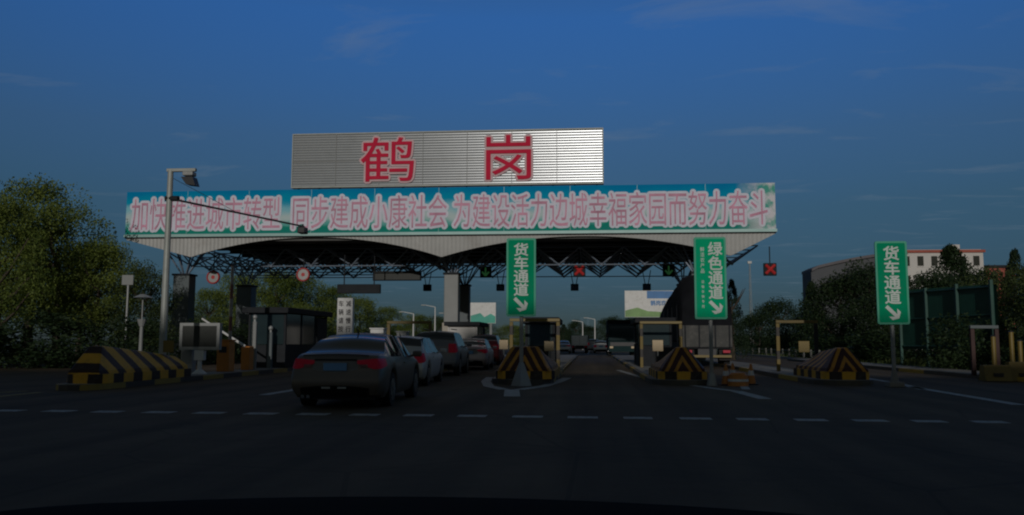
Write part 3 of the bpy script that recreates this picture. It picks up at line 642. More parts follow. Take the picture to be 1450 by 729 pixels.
b.span(-W2 - 0.07, W2 + 0.07, -0.07, 0.42, z1 + 0.004, z1 + 0.08); b.span(-W2 - 0.07, W2 + 0.07, -0.07, 0.42, z0 - 0.08, z0 - 0.004)
for sx in (-1, 1): b.span(sx * (W2 + 0.004), sx * (W2 + 0.07), -0.068, 0.418, z0, z1)
b.build('frame', m_galv, t)
b = MB(); 
for k in range(1, 7): b.span(-W2 + 2 * W2 * k / 7 - 0.015, -W2 + 2 * W2 * k / 7 + 0.015, -0.066, 0.0, z0, z1)
b.span(-W2, W2, -0.067, 0.1, z0 + 1.62, z0 + 1.65); b.build('seam', m_column_l, t)
for k in range(15):
    x = -W2 + 0.35 + (2 * W2 - 0.7) * k / 14
    b = MB(); b.box((x, 0.2, 1.55), (0.1, 0.1, 3.1)); b.tube((x, 0.25, 3.0), (x, 1.9, 0.1), 0.04, n=6); b.build('leg', m_dark, t)
it = [('鹤', -12.72 + 9.1, z0 + 1.66, 3.75, 3.05, -0.10), ('岗', -5.08 + 9.1, z0 + 1.66, 3.55, 3.05, -0.10)]
for g1 in it:
    lo = glyphs([g1], 'letter_outline', m_letter_halo, t, 0.046, 0.0, 12)
    glyphs([g1[:5] + (g1[5] - 0.06,)], 'letter', m_letter_red, lo, 0.004, 0.0, 4)

# hanging lamps and lane signals
for k, (x, lb) in enumerate(((-12.3, 'black box lamp hanging between the pillar sign and the pale column'), (-6.75, 'black box lamp hanging just left of the middle green sign'), (-1.2, 'black box lamp hanging just right of the middle green sign'), (4.1, 'black box lamp hanging left of the two-column green sign'))):
    t = thing('hanging_lamp', lb, 'lamp', (x, 62, 5.05), group='black box lamps under the canopy')
    b = MB(); b.box((0, 0, 0.25), (0.58, 0.42, 0.5), bev=0.03); b.build('housing', m_dark, t)
    b = MB(); b.box((0, -0.215, 0.22), (0.44, 0.02, 0.34)); b.build('glass', m_glass, t)
    b = MB(); b.tube((-0.12, 0, 0.5), (-0.3, 0, 1.5), 0.03); b.tube((0.12, 0, 0.5), (0.3, 0, 1.5), 0.03); b.build('bracket', m_dark, t)
def led_board(x0, x1, y, z0, z1, m, lb):
    t = thing('lane_display', lb, 'display board', ((x0 + x1) / 2, y, z0), group='dark lane displays under the canopy')
    wd = x1 - x0; h = z1 - z0
    b = MB(); b.box((0, 0, h / 2), (wd, 0.3, h), bev=0.03); b.build('housing', m_dark, t)
    b = MB(); b.box((0, -0.155, h / 2), (wd - 0.14, 0.02, h - 0.14)); b.build('screen', m, t)
    for s in (-1, 1):
        b = MB(); b.tube((s * wd * 0.35, 0, h), (s * wd * 0.35, 0, 7.3 - z0), 0.04); b.build('hanger', m_dark, t)
led_board(-16.45, -13.6, 53, 4.35, 4.95, m_dark, 'lower black lane display hanging above the white pillar sign')
led_board(-14.9, -11.55, 56, 5.40, 6.05, m_led, 'upper olive-black lane display hanging left of the pale column')
m_sigred = mat('signal_red_lamp', (0.5, 0.03, 0.03), 0.4, 0, 0.1, 3, emit=((1.0, 0.05, 0.05), 0.02))
m_siggreen = mat('signal_green_lamp', (0.12, 0.28, 0.10), 0.4, 0, 0.1, 3, emit=((0.2, 0.9, 0.3), 0.06))
def signal(x, y, z, kind, lb):
    t = thing('lane_signal', lb, 'signal', (x, y, z), group='lane signals under the canopy')
    b = MB()
    if kind == 'ring':
        b.tube((0, 0.05, 0), (0, -0.05, 0), 0.46, n=28); b.build('disc', m_grey, t)
        b = MB(); 
        for k in range(24):
            a = 2 * PI * k / 24; a2 = 2 * PI * (k + 1) / 24
            b.tube((0.41 * math.cos(a), -0.06, 0.41 * math.sin(a)), (0.41 * math.cos(a2), -0.06, 0.41 * math.sin(a2)), 0.055, n=6)
        b.build('ring', m_red, t)
        b = MB(); b.tube((0, -0.05, 0), (0, -0.062, 0), 0.13, n=16); b.build('red_mark', m_red, t)
    else:
        b.box((0, 0.06, 0), (0.8, 0.2, 0.8), bev=0.04); b.build('housing', m_dark, t)
        b = MB()
        if kind == 'cross':
            for a in (PI / 4, -PI / 4):
                d = 0.40; b.tube((-d * math.cos(a), -0.06, -d * math.sin(a)), (d * math.cos(a), -0.06, d * math.sin(a)), 0.10, n=8)
            b.build('cross_light', m_sigred, t)
        else:
            b.tube((0, -0.06, 0.3), (0, -0.06, -0.25), 0.06, n=6); b.tube((0, -0.06, -0.28), (-0.24, -0.06, 0.0), 0.06, n=6); b.tube((0, -0.06, -0.28), (0.24, -0.06, 0.0), 0.06, n=6)
            b.build('arrow_light', m_siggreen, t)
    b = MB(); b.tube((0, 0.05, 0.38), (0, 0.05, 7.3 - z), 0.035); b.build('hanger', m_dark, t)
signal(-19.0, 53.6, 5.65, 'ring', 'round white sign with red ring, nearer the white pillar sign')
signal(-25.2, 53.6, 5.5, 'ring', 'round white sign with red ring hanging beside the leftmost column')
signal(-7.3, 57.5, 6.1, 'arrow', 'green arrow lane signal left of the middle green sign')
signal(5.3, 57.5, 6.15, 'arrow', 'green arrow lane signal left of the two-column green sign')
signal(-0.75, 55, 5.95, 'cross', 'red cross lane signal hanging in the second arch')
signal(11.25, 53.6, 5.85, 'cross', 'red cross lane signal at the outer right end of the canopy')

# ------------------------------------------------------------------ cars
def lerp_tab(tab, y):
    if y <= tab[0][0]: return tab[0][1]
    for a, b2 in zip(tab, tab[1:]):
        if y <= b2[0]:
            u = (y - a[0]) / (b2[0] - a[0]); u = u * u * (3 - 2 * u) * 0.5 + u * 0.5
            return a[1] + (b2[1] - a[1]) * u
    return tab[-1][1]
def catmull(P, k):
    out = []
    for i in range(len(P) - 1):
        p0 = P[max(0, i - 1)]; p1 = P[i]; p2 = P[i + 1]; p3 = P[min(len(P) - 1, i + 2)]
        for j in range(k):
            t_ = j / k
            out.append(tuple(0.5 * ((2 * b_) + (-a_ + c_) * t_ + (2 * a_ - 5 * b_ + 4 * c_ - d_) * t_ ** 2 + (-a_ + 3 * b_ - 3 * c_ + d_) * t_ ** 3) for a_, b_, c_, d_ in zip(p0, p1, p2, p3)))
    out.append(P[-1]); return out
def make_car(label, cat, paint, L, W, top, belt, cab, loc, rz=0, group='cars queuing for the toll booth', wheel_y=(0.95, 3.55), wr=0.31, tail='wide', roofw=0.60, low=0.20, lampz=(0.74, 0.93), name='car', plate=True, platez=0.78, rails=False):
    """cab = (rear window base y, roof start y, roof end y, windscreen base y); the car points along +Y, rear bumper at y=0"""
    t = thing(name, label, cat, loc, rz, group)
    hw = W / 2
    def wfac(y):
        f = 1.0
        if y < 0.42: f *= 0.875 + 0.125 * math.sqrt(max(0, 1 - (1 - y / 0.42) ** 2))
        if y > L - 0.6: f *= 0.80 + 0.20 * math.sqrt(max(0, 1 - (1 - (L - y) / 0.6) ** 2))
        return f
    NY = 76
    ys = [L * i / NY for i in range(NY + 1)]
    for e in cab: ys.append(e)
    ys = sorted(set(round(v, 4) for v in ys))
    ys = [0.0, 0.012, 0.03] + [v for v in ys if v > 0.045 and v < L - 0.045] + [L - 0.03, L - 0.012, L]
    def section(y):
        f = wfac(y); zt = lerp_tab(top, y); zb = min(lerp_tab(belt, y), zt - 0.01)
        zl = low + (0.06 if y < 0.25 or y > L - 0.3 else 0)
        inarch = False
        for wy in wheel_y:
            d = abs(y - wy); r = wr + 0.065
            if d < r: zl = max(zl, wr + math.sqrt(max(0, r * r - d * d))); inarch = True
        mid = max(0.60 * zb + 0.02, zl + 0.08) if zb > zl + 0.16 else zl + 0.05
        u = 0.0
        if cab[0] <= y <= cab[3]:
            if y < cab[1]: u = (y - cab[0]) / (cab[1] - cab[0])
            elif y > cab[2]: u = (cab[3] - y) / (cab[3] - cab[2])
            else: u = 1
        w3 = hw * f * 0.86 + (roofw - hw * 0.86) * u
        z3 = zt - (0.035 + 0.02 * u)
        if z3 < zb: z3 = zb + 0.005
        lowr = [(hw * f * 0.90, zl), (hw * f * 0.975, zl + (mid - zl) * 0.35), (hw * f, mid), (hw * f * 0.985, mid + (zb - mid) * 0.55), (hw * f * 0.935, zb)]
        ring = [(0, zl - 0.0), (hw * f * 0.5, zl)] + catmull(lowr, 3)
        iB = len(ring) - 1
        p2 = ring[-1]
        ring += [(p2[0] + (w3 - p2[0]) * k / 3, p2[1] + (z3 - p2[1]) * k / 3) for k in (1, 2, 3)]
        iR = len(ring) - 1
        for k in (1, 2, 3, 4):
            q_ = k / 4; ring.append((w3 * (1 - q_), z3 + (zt - z3) * math.sin(q_ * PI / 2)))
        return ring, iB, iR
    bulge = lambda z: -0.10 * math.exp(-((z - 0.48) / 0.20) ** 2) + 0.10 * max(0, z - 0.85) ** 1.0
    def deform(x, y, z):
        wq = max(0, 1 - y / 0.5)
        y2 = y + bulge(z) * wq * (1 if L > 0 else 1) + (0.07 * (x / hw) ** 2 * wq)
        wf = max(0, 1 - (L - y) / 0.6)
        y2 += wf * (-0.16 * (x / hw) ** 2 + 0.06 * math.exp(-((z - 0.45) / 0.2) ** 2))
        return (x, y2, z)
    secs = [section(y) for y in ys]
    bms = {k: bmesh.new() for k in ('body', 'rear_window', 'windscreen', 'wl', 'wr_')}
    def face(k, pts):
        bmx = bms[k]
        try: bmx.faces.new([bmx.verts.new(p) for p in pts])
        except ValueError: pass
    iB, iR = secs[0][1], secs[0][2]; n = len(secs[0][0])
    pill = [cab[1] + 0.05, (cab[1] + cab[2]) / 2 + 0.1, cab[2] - 0.0]
    for a in range(len(ys) - 1):
        y0_, y1_ = ys[a], ys[a + 1]; r0, r1 = secs[a][0], secs[a + 1][0]; ym = (y0_ + y1_) / 2
        for k in range(n - 1):
            key = 'body'
            if iB <= k < iR and cab[0] + 0.32 < ym < cab[3] - 0.28 and abs(ym - pill[1]) > 0.045: key = 'side'
            if iR <= k and cab[0] < ym < cab[1] - 0.02: key = 'rear_window'
            if iR <= k and cab[2] + 0.02 < ym < cab[3]: key = 'windscreen'
            for sx in (1, -1):
                kk = key if key != 'side' else ('wr_' if sx > 0 else 'wl')
                P = [deform(sx * r0[k][0], y0_, r0[k][1]), deform(sx * r0[k + 1][0], y0_, r0[k + 1][1]), deform(sx * r1[k + 1][0], y1_, r1[k + 1][1]), deform(sx * r1[k][0], y1_, r1[k][1])]
                face(kk, P if sx > 0 else P[::-1])
    for idx in (0, len(ys) - 1):          # end caps, as strips across the car
        r = secs[idx][0]; y = ys[idx]
        for k in range(n - 1):
            m_ = 8
            for q_ in range(m_):
                a0, a1 = -1 + 2 * q_ / m_, -1 + 2 * (q_ + 1) / m_
                P = [deform(a0 * r[k][0], y, r[k][1]), deform(a1 * r[k][0], y, r[k][1]), deform(a1 * r[k + 1][0], y, r[k + 1][1]), deform(a0 * r[k + 1][0], y, r[k + 1][1])]
                if len({(round(p[0], 4), round(p[2], 4)) for p in P}) < 3: continue
                face('body', P if idx == 0 else P[::-1])
    nm = {'body': ('body', paint), 'rear_window': ('rear_window', m_glass), 'windscreen': ('windscreen', m_glass), 'wl': ('side_window', m_glass), 'wr_': ('side_window', m_glass)}
    for k, bmx in bms.items():
        bmesh.ops.remove_doubles(bmx, verts=bmx.verts, dist=0.0015)
        q = MB(); q.bm.free(); q.bm = bmx; o = q.build(nm[k][0], nm[k][1], t); auto_smooth(o, 38)
    def side_x(y, z):
        ring = section(y)[0]
        for p, q_ in zip(ring[2:], ring[3:]):
            if p[1] <= z <= q_[1] and q_[1] > p[1]: return p[0] + (q_[0] - p[0]) * (z - p[1]) / (q_[1] - p[1])
        return ring[5][0]
    # rear details: patches that follow the rear surface
    def rear_patch(name, xa, xb, fz, m, off=0.012, nx=8, nz_=4, parent=t):
        bmx = bmesh.new(); G = []
        for i in range(nx + 1):
            x_ = xa + (xb - xa) * i / nx; za, zb_ = fz(abs(x_)); c_ = []
            for j in range(nz_ + 1):
                z_ = za + (zb_ - za) * j / nz_; p = deform(x_, 0, z_); c_.append(bmx.verts.new((p[0], p[1] - off, p[2])))
            G.append(c_)
        for a_, b_ in zip(G, G[1:]):
            for j in range(nz_): bmx.faces.new((a_[j], b_[j], b_[j + 1], a_[j + 1]))
        q = MB(); q.bm.free(); q.bm = bmx
        bmesh.ops.solidify(q.bm, geom=q.bm.faces[:], thickness=0.01)
        o = q.build(name, m, parent); auto_smooth(o, 50); return o
    e0 = hw * 0.875 * 0.985
    za, zb_ = lampz
    for sx in (-1, 1):
        bmx = bmesh.new()
        if tail == 'wide':
            inner = 0.40; f_z = lambda x_: (za + 0.10 * max(0, 1 - (x_ - inner) / 0.30) + 0.0, zb_ - 0.03 * max(0, 1 - (x_ - inner) / 0.3))
        else:
            inner = e0 - 0.24; f_z = lambda x_: (za, zb_)
        G = []
        for i in range(7):
            x_ = inner + (e0 - inner) * i / 6; a_, b_ = f_z(x_)
            G.append([deform(x_, 0, a_ + (b_ - a_) * j / 4) for j in range(5)])
            G[-1] = [(p[0], p[1] - 0.012, p[2]) for p in G[-1]]
        for i in range(1, 7):
            y_ = 0.36 * i / 6 if tail == 'wide' else 0.16 * i / 6
            c_ = []
            for j in range(5):
                q_ = j / 4; sh = i / 6; a_ = za + 0.06 * sh; b_ = zb_ - 0.0 * sh
                z_ = a_ + (b_ - a_) * q_; p = deform(side_x(y_, z_), y_, z_); c_.append((p[0] + 0.010, p[1] - 0.004 * (1 - sh), p[2]))
            G.append(c_)
        V = [[bmx.verts.new((sx * p[0], p[1], p[2])) for p in c_] for c_ in G]
        for a_, b_ in zip(V, V[1:]):
            for j in range(4):
                bmx.faces.new((a_[j], b_[j], b_[j + 1], a_[j + 1]))
        q = MB(); q.bm.free(); q.bm = bmx; o = q.build('tail_light', m_tail, t); auto_smooth(o, 60)
        if tail == 'wide':
            rr_ = rear_patch('reversing_light', sx * 0.46, sx * 0.60, lambda x_: (za + 0.03, za + 0.085), m_tailclear, 0.02, 3, 2, o)
    # boot seam, chrome strip, plate and recess, bumper insert, exhaust
    if tail == 'wide':
        rear_patch('boot_strip', -0.40, 0.40, lambda x_: (zb_ - 0.035, zb_ - 0.005), m_black, 0.014)
        rear_patch('plate_recess', -0.42, 0.42, lambda x_: (platez - 0.10 + 0.05 * (x_ / 0.42) ** 2, platez + 0.10), m_grey, 0.004)
        rear_patch('bumper_insert', -0.64, 0.64, lambda x_: (0.25, 0.44 - 0.05 * (x_ / 0.64) ** 2), m_black, 0.012)
        for sx in (-1, 1):
            b = MB(); p = deform(0, 0, 0.40); b.box((sx * 0.15, p[1] - 0.02, 0.40), (0.16, 0.02, 0.035)); b.build('reflector', m_grey, t)
        b = MB(); b.tube((-0.5, -0.03, 0.235), (-0.5, 0.14, 0.235), 0.035, n=12); b.tube((-0.6, -0.03, 0.235), (-0.6, 0.14, 0.235), 0.035, n=12); b.build('exhaust', m_chrome, t)
        rear_patch('spoiler_lip', -0.62, 0.62, lambda x_: (zb_ + 0.055 - 0.02 * (x_ / 0.62) ** 2, zb_ + 0.09 - 0.02 * (x_ / 0.62) ** 2), paint, 0.035)
    else:
        rear_patch('bumper_insert', -hw * 0.75, hw * 0.75, lambda x_: (0.26, 0.42), m_black, 0.012)
        b = MB(); b.tube((-0.45, -0.02, 0.22), (-0.45, 0.14, 0.22), 0.03, n=10); b.build('exhaust', m_chrome, t)
    if plate:
        p = deform(0, 0, platez); b = MB(); b.box((0, p[1] - 0.035, platez), (0.44, 0.014, 0.14), bev=0.004); b.build('number_plate', m_plate, t)
    # mirrors, wheels
    for sx in (-1, 1):
        my_ = cab[3] - 0.42; zb2 = lerp_tab(belt, my_)
        b = MB(); b.box((sx * (hw + 0.10), my_, zb2 + 0.07), (0.20, 0.10, 0.13), bev=0.035); b.tube((sx * (hw - 0.07), my_, zb2 + 0.02), (sx * (hw + 0.08), my_, zb2 + 0.05), 0.025); b.build('mirror', paint, t)
        for wy in wheel_y:
            for_ = MB(); for_.tube((sx * (hw - 0.235), wy, wr), (sx * (hw - 0.022), wy, wr), wr, n=28); wo = for_.build('wheel', m_rubber, t); auto_smooth(wo, 40)
            b = MB(); b.tube((sx * (hw - 0.02), wy, wr), (sx * (hw - 0.014), wy, wr), wr * 0.66, n=24)
            for k in range(5):
                a = k * 2 * PI / 5; b.box((sx * (hw - 0.01), wy + wr * 0.32 * math.cos(a), wr + wr * 0.32 * math.sin(a)), (0.014, wr * 0.62, 0.05), rx=a)
            b.build('rim', m_rimm, wo)
        b = MB(); b.box((sx * (hw * 0.985), (cab[1] + cab[2]) / 2 + 0.1, zb2 - 0.10), (0.03, 0.16, 0.025)); b.build('door_handle', paint, t)
        if rails:
            b = MB(); b.tube((sx * 0.55, cab[1] + 0.1, top[4][1] + 0.06), (sx * 0.55, cab[2] - 0.1, top[4][1] + 0.06), 0.018, n=6); b.build('roof_rail', m_black, t)
    b = MB(); b.span(-hw * 0.78, hw * 0.78, 0.15, L - 0.2, low - 0.03, low + 0.12); b.build('underbody', m_black, t)
    # seats and cabin floor seen through nothing: dark glass; aerial on the roof
    b = MB(); b.tube((0, cab[1] + 0.18, lerp_tab(top, cab[1] + 0.18) - 0.01), (0, cab[1] + 0.02, lerp_tab(top, cab[1] + 0.18) + 0.10), 0.02, 0.008, n=6); b.build('aerial', m_black, t)
    return t
def paint(name, c, metal=0.25): return mat(name, c, 0.42, metal, 0.05, 0.8, coat=0.08, dirt=((c[0] * 0.7 + 0.04, c[1] * 0.7 + 0.035, c[2] * 0.7 + 0.03), 1.6, 0.5))
SED_TOP = [(0, 0.93), (0.10, 1.02), (0.62, 1.06), (1.30, 1.33), (1.75, 1.42), (2.35, 1.435), (2.75, 1.39), (3.5, 1.02), (4.15, 0.90), (4.5, 0.62)]
SED_BELT = [(0, 0.88), (0.5, 0.96), (1.5, 0.95), (3.4, 0.91), (4.1, 0.80), (4.5, 0.55)]
make_car('grey-brown saloon car with red tail lights and blue plate, nearest the camera', 'car', paint('paint_grey_brown', (0.15, 0.128, 0.108)), 4.5, 1.80, SED_TOP, SED_BELT, (0.62, 1.55, 2.65, 3.5), (-4.72, 15.2, 0), R(2.2), wheel_y=(0.98, 3.62), wr=0.32, name='saloon_car')
WAG_TOP = [(0, 0.95), (0.08, 1.10), (0.12, 1.14), (0.5, 1.38), (1.2, 1.42), (2.3, 1.41), (2.6, 1.36), (3.3, 0.99), (4.0, 0.88), (4.3, 0.62)]
make_car('silver hatchback queuing directly ahead of the grey-brown saloon', 'car', paint('paint_silver', (0.58, 0.58, 0.57)), 4.3, 1.70, WAG_TOP, [(0, 0.90), (0.4, 0.93), (3.3, 0.90), (4.0, 0.78), (4.3, 0.55)], (0.12, 0.55, 2.5, 3.3), (-5.42, 22.9, 0), R(2.5), tail='tall', lampz=(0.66, 0.93), wheel_y=(0.75, 3.4), name='hatchback_car', platez=0.62)
SUV_TOP = [(0, 1.10), (0.08, 1.26), (0.14, 1.32), (0.6, 1.62), (1.4, 1.66), (2.5, 1.64), (2.75, 1.58), (3.4, 1.16), (4.15, 1.05), (4.45, 0.75)]
SUV_BELT = [(0, 1.04), (0.4, 1.08), (3.3, 1.05), (4.1, 0.94), (4.45, 0.65)]
make_car('tall grey off-roader with a dark roof, third in the queue', 'car', paint('paint_grey', (0.20, 0.20, 0.21)), 4.45, 1.82, SUV_TOP, SUV_BELT, (0.14, 0.62, 2.65, 3.4), (-5.75, 30.3, 0), R(2.5), tail='tall', lampz=(0.85, 1.18), wheel_y=(0.85, 3.5), wr=0.36, low=0.28, roofw=0.66, name='offroad_car', platez=0.80, rails=True)
make_car('pinkish white low saloon, fourth in the queue', 'car', paint('paint_pinkish', (0.50, 0.42, 0.40)), 4.4, 1.72, SED_TOP, SED_BELT, (0.62, 1.5, 2.6, 3.45), (-5.45, 37.0, 0), R(2.5), wheel_y=(0.98, 3.5), name='saloon_car')
make_car('dark red car at the front of the queue beside the middle booth', 'car', paint('paint_dark_red', (0.24, 0.025, 0.03)), 4.3, 1.74, SUV_TOP, SUV_BELT, (0.14, 0.62, 2.65, 3.3), (-5.75, 44.6, 0), R(2), tail='tall', lampz=(0.85, 1.1), wheel_y=(0.85, 3.4), wr=0.33, name='hatchback_car', platez=0.7)
GF = 'cars driving away beyond the toll station'
make_car('small white car far beyond the middle lane, left of the van', 'car', paint('paint_white', (0.6, 0.6, 0.6), 0.0), 4.3, 1.72, SED_TOP, SED_BELT, (0.62, 1.5, 2.6, 3.45), (-3.2, 95, 0), 0, group=GF, name='saloon_car', wheel_y=(0.98, 3.5))
make_car('far silver car right of the white van beyond the booths', 'car', MATS['paint_silver'], 4.3, 1.72, WAG_TOP, [(0, 0.90), (0.4, 0.93), (3.3, 0.90), (4.0, 0.78), (4.3, 0.55)], (0.12, 0.55, 2.5, 3.3), (1.1, 96, 0), 0, tail='tall', lampz=(0.66, 0.93), group=GF, name='hatchback_car', wheel_y=(0.75, 3.4))
make_car('far dark car just ahead of the silver one beyond the booths', 'car', MATS['paint_grey'], 4.45, 1.8, SUV_TOP, SUV_BELT, (0.14, 0.62, 2.65, 3.4), (0.3, 108, 0), 0, tail='tall', lampz=(0.85, 1.18), group=GF, name='offroad_car', wheel_y=(0.85, 3.5), wr=0.36)

# trucks
def truck_wheels(t, ys_, hw, r):
    for y in ys_:
        for sx in (-1, 1):
            b = MB(); b.tube((sx * (hw - 0.32), y, r), (sx * (hw - 0.03), y, r), r, n=24); w_ = b.build('wheel', m_rubber, t)
            b = MB(); b.tube((sx * (hw - 0.03), y, r), (sx * (hw - 0.02), y, r), r * 0.55, n=20); b.build('rim', m_rimm, w_)
def box_truck(label, loc, W, L, H, m, cabm, group=None, face_cam=False, name='box_truck'):
    t = thing(name, label, 'truck', loc, PI if face_cam else 0, group)
    b = MB(); b.span(-W / 2, W / 2, 0, L - 1.9, 0.85, H, bev=0.03); bd = b.build('cargo_box', m, t)
    b = MB()
    for x_ in (-W / 2 + 0.05, 0, W / 2 - 0.05): b.span(x_ - 0.02, x_ + 0.02, -0.03, 0.0, 0.95, H - 0.1)
    b.build('door_bars', m_grey, bd)
    b = MB(); b.prism([(L - 1.8, 0.5), (L, 0.5), (L, 1.35), (L - 0.35, H * 0.86), (L - 1.8, H * 0.88)], -W / 2 + 0.05, W / 2 - 0.05, 'x'); b.build('cab', cabm, t)
    b = MB(); b.prism([(L + 0.012, 1.42), (L + 0.02, 1.42), (L - 0.30, H * 0.82), (L - 0.32, H * 0.82)], -W / 2 + 0.18, W / 2 - 0.18, 'x'); b.build('windscreen', m_glass_teal, t)
    for sx in (-1, 1):
        b = MB(); b.box((sx * (W / 2 - 0.04), L - 0.95, 1.75), (0.03, 0.8, 0.6)); b.build('side_window', m_glass, t)
        b = MB(); b.box((sx * (W / 2 + 0.12), L - 0.25, 1.85), (0.16, 0.1, 0.4), bev=0.02); b.build('mirror', m_black, t)
        b = MB(); b.box((sx * W * 0.38, L + 0.015, 0.8), (0.3, 0.05, 0.18), bev=0.01); b.build('headlight', m_cream, t)
        b = MB(); b.box((sx * W * 0.40, -0.03, 0.72), (0.2, 0.05, 0.12)); b.build('tail_light', m_tail, t)
    b = MB(); b.span(-W / 2 + 0.1, W / 2 - 0.1, L - 0.0, L + 0.09, 0.4, 0.66, bev=0.01); b.build('bumper', cabm, t)
    b = MB(); b.span(-W / 2 + 0.2, W / 2 - 0.2, L + 0.0, L + 0.03, 0.92, 1.25); b.build('grille', m_black, t)
    b = MB(); b.span(-0.45, 0.45, 0.1, L - 0.3, 0.55, 0.84); b.build('chassis', m_black, t)
    truck_wheels(t, (L * 0.25, L - 1.2), W / 2, 0.42)
    return t
box_truck('small white box van far away in the middle of the road', (-1.35, 97, 0), 1.85, 4.6, 2.0, m_white, m_white, name='box_van')
m_cabgreen = mat('cab_dark_green', (0.018, 0.04, 0.042), 0.8, 0, 0.1, 1, spec=0.08)
box_truck('dark green truck facing the camera, left of the tarpaulin truck', (2.75, 84, 0), 2.5, 8.5, 3.3, m_tarp, m_cabgreen, face_cam=True, name='truck')

t = thing('tarpaulin_truck', 'long truck with a humped load under black tarpaulin and a grey tailgate', 'truck', (5.85, 43.2, 0))
# load: lofted hump
bm = bmesh.new(); rings = []
tr = random.Random(3)
for i, (y, h, w_) in enumerate(((0.0, 3.55, 1.25), (0.15, 3.95, 1.30), (0.6, 4.35, 1.32), (1.3, 4.75, 1.34), (2.2, 4.88, 1.36), (4.2, 4.7, 1.34), (6.5, 4.5, 1.36), (9.0, 4.3, 1.34), (11.5, 4.05, 1.35), (13.4, 3.65, 1.33), (13.8, 2.9, 1.28))):
    P = []
    for k in range(13):
        a = PI * k / 12; x_ = -w_ * math.cos(a); e = abs(math.sin(a)) ** 0.45
        P.append((math.copysign(w_ * abs(math.cos(a)) ** 0.55, x_) if abs(x_) > 1e-4 else 0, 1.55 + (h - 1.55) * e))
    P[0] = (-w_, 1.35); P[-1] = (w_, 1.35)
    rings.append([bm.verts.new((p[0] + tr.uniform(-.03, .03), y + tr.uniform(-.04, .04), p[1] + tr.uniform(-.06, .06))) for p in P])
for a, b2 in zip(rings, rings[1:]):
    for k in range(12): bm.faces.new((a[k], a[k + 1], b2[k + 1], b2[k]))
bm.faces.new(rings[0]); bm.faces.new(rings[-1][::-1])
q = MB(); q.bm.free(); q.bm = bm; o = q.build('tarpaulin', m_tarp, t); auto_smooth(o, 50)
for y in (1.0, 3.6, 6.2, 8.8, 11.4):
    for sx in (-1, 1): b = MB(); b.tube((sx * 1.385, y, 1.2), (sx * 1.37, y + 0.3, 3.2), 0.012, n=5); b.build('rope', m_dark, t)
b = MB(); b.span(-1.25, 1.25, 0, 13.8, 0.95, 1.3); b.build('bed', m_dark, t)
b = MB(); b.span(-1.24, 1.24, -0.10, -0.03, 1.02, 2.12, bev=0.01); tg = b.build('tailgate', mat('tailgate_grey', (0.038, 0.040, 0.036), 0.6, 0.1, 0.15, 2, dirt=((0.12, 0.11, 0.1), 2, 0.6)), t)
b = MB()
for x_ in (-1.1, -0.4, 0.4, 1.1): b.span(x_ - 0.04, x_ + 0.04, -0.14, -0.103, 1.02, 2.12)
b.build('ribs', m_dark, tg)
b = MB(); b.span(-1.2, 1.2, -0.05, 0.06, 0.5, 0.62); b.build('rear_bumper', m_yellow, t)
for sx in (-1, 1):
    b = MB(); b.box((sx * 0.95, -0.06, 0.8), (0.35, 0.06, 0.13)); b.build('tail_light', m_tail, t)
    b = MB(); b.span(sx * 0.62, sx * 1.22, 0.25, 0.28, 0.35, 0.9); b.build('mudflap', m_rubber, t)
b = MB(); b.prism([(14.1, 0.55), (16.0, 0.55), (16.1, 1.5), (15.85, 2.85), (14.1, 3.0)], -1.2, 1.2, 'x'); cb = b.build('cab', m_cabgreen, t)
for sx in (-1, 1):
    b = MB(); b.box((sx * 1.205, 15.1, 2.1), (0.02, 1.0, 0.7)); b.build('side_window', m_glass, cb)
    b = MB(); b.box((sx * 1.4, 15.8, 2.2), (0.2, 0.1, 0.5), bev=0.02); b.build('mirror', m_black, t)
b = MB(); b.span(-0.45, 0.45, 0.1, 15.8, 0.6, 0.94); b.build('chassis', m_black, t)
truck_wheels(t, (1.1, 2.4, 10.6, 15.0), 1.25, 0.5)

# ------------------------------------------------------------------ far things
def lamp_post(x, y, h, lb, arm=-1):
    t = thing('street_lamp', lb, 'street lamp', (x, y, 0), group='pale lamp posts beyond the canopy')
    b = MB(); b.tube((0, 0, 0), (0, 0, h), 0.11, 0.07, 8); b.build('pole', m_white, t)
    b = MB(); b.tube((0, 0, h), (arm * 1.3, 0, h + 0.25), 0.05, 0.04, 6); b.build('arm', m_white, t)
    b = MB(); b.box((arm * 1.5, 0, h + 0.24), (0.6, 0.25, 0.12), bev=0.03); b.build('lamp_head', m_grey, t)
for x, y, h, lb in ((-21.5, 100, 4.6, 'pale lamp post left of the pale column, leftmost of three'), (-19.6, 104, 5.6, 'pale lamp post left of the pale column, middle one of three'), (-18.4, 110, 4.8, 'pale lamp post left of the pale column, closest to it'), (-1.4, 140, 4.6, 'far pale lamp post above the white box van'), (0.6, 135, 4.9, 'far pale lamp post left of the dark green truck')): lamp_post(x, y, h, lb)
t = thing('garden_lamp', 'pale lantern post in the verge behind the far left striped block', 'lamp', (-18.8, 33.5, 0))
b = MB(); b.tube((0, 0, 0), (0, 0, 1.85), 0.09, 0.07, 10); b.build('post', m_column_l, t)
b = MB(); b.tube((0, 0, 1.85), (0, 0, 2.15), 0.10, 0.2, 10); b.build('lantern', m_grey, t)
b = MB(); b.tube((0, 0, 3.05), (0, 0, 3.2), 0.42, 0.1, 10); b.tube((0, 0, 2.15), (0, 0, 3.05), 0.03, n=6); b.build('shade', m_grey, t)
t = thing('notice_sign', 'small faded pale sign in front of the left trees', 'sign', (-23.3, 40, 0))
b = MB(); b.box((0, 0, 4.3), (0.6, 0.05, 0.5), bev=0.01); b.build('panel', m_column_l, t)
b = MB(); b.tube((0, 0.06, 0), (0, 0.06, 4.3), 0.05); b.build('post', m_grey, t)
t = thing('antenna_mast', 'thin grey lattice mast far to the right of the canopy', 'mast', (20.5, 110, 0))
b = MB()
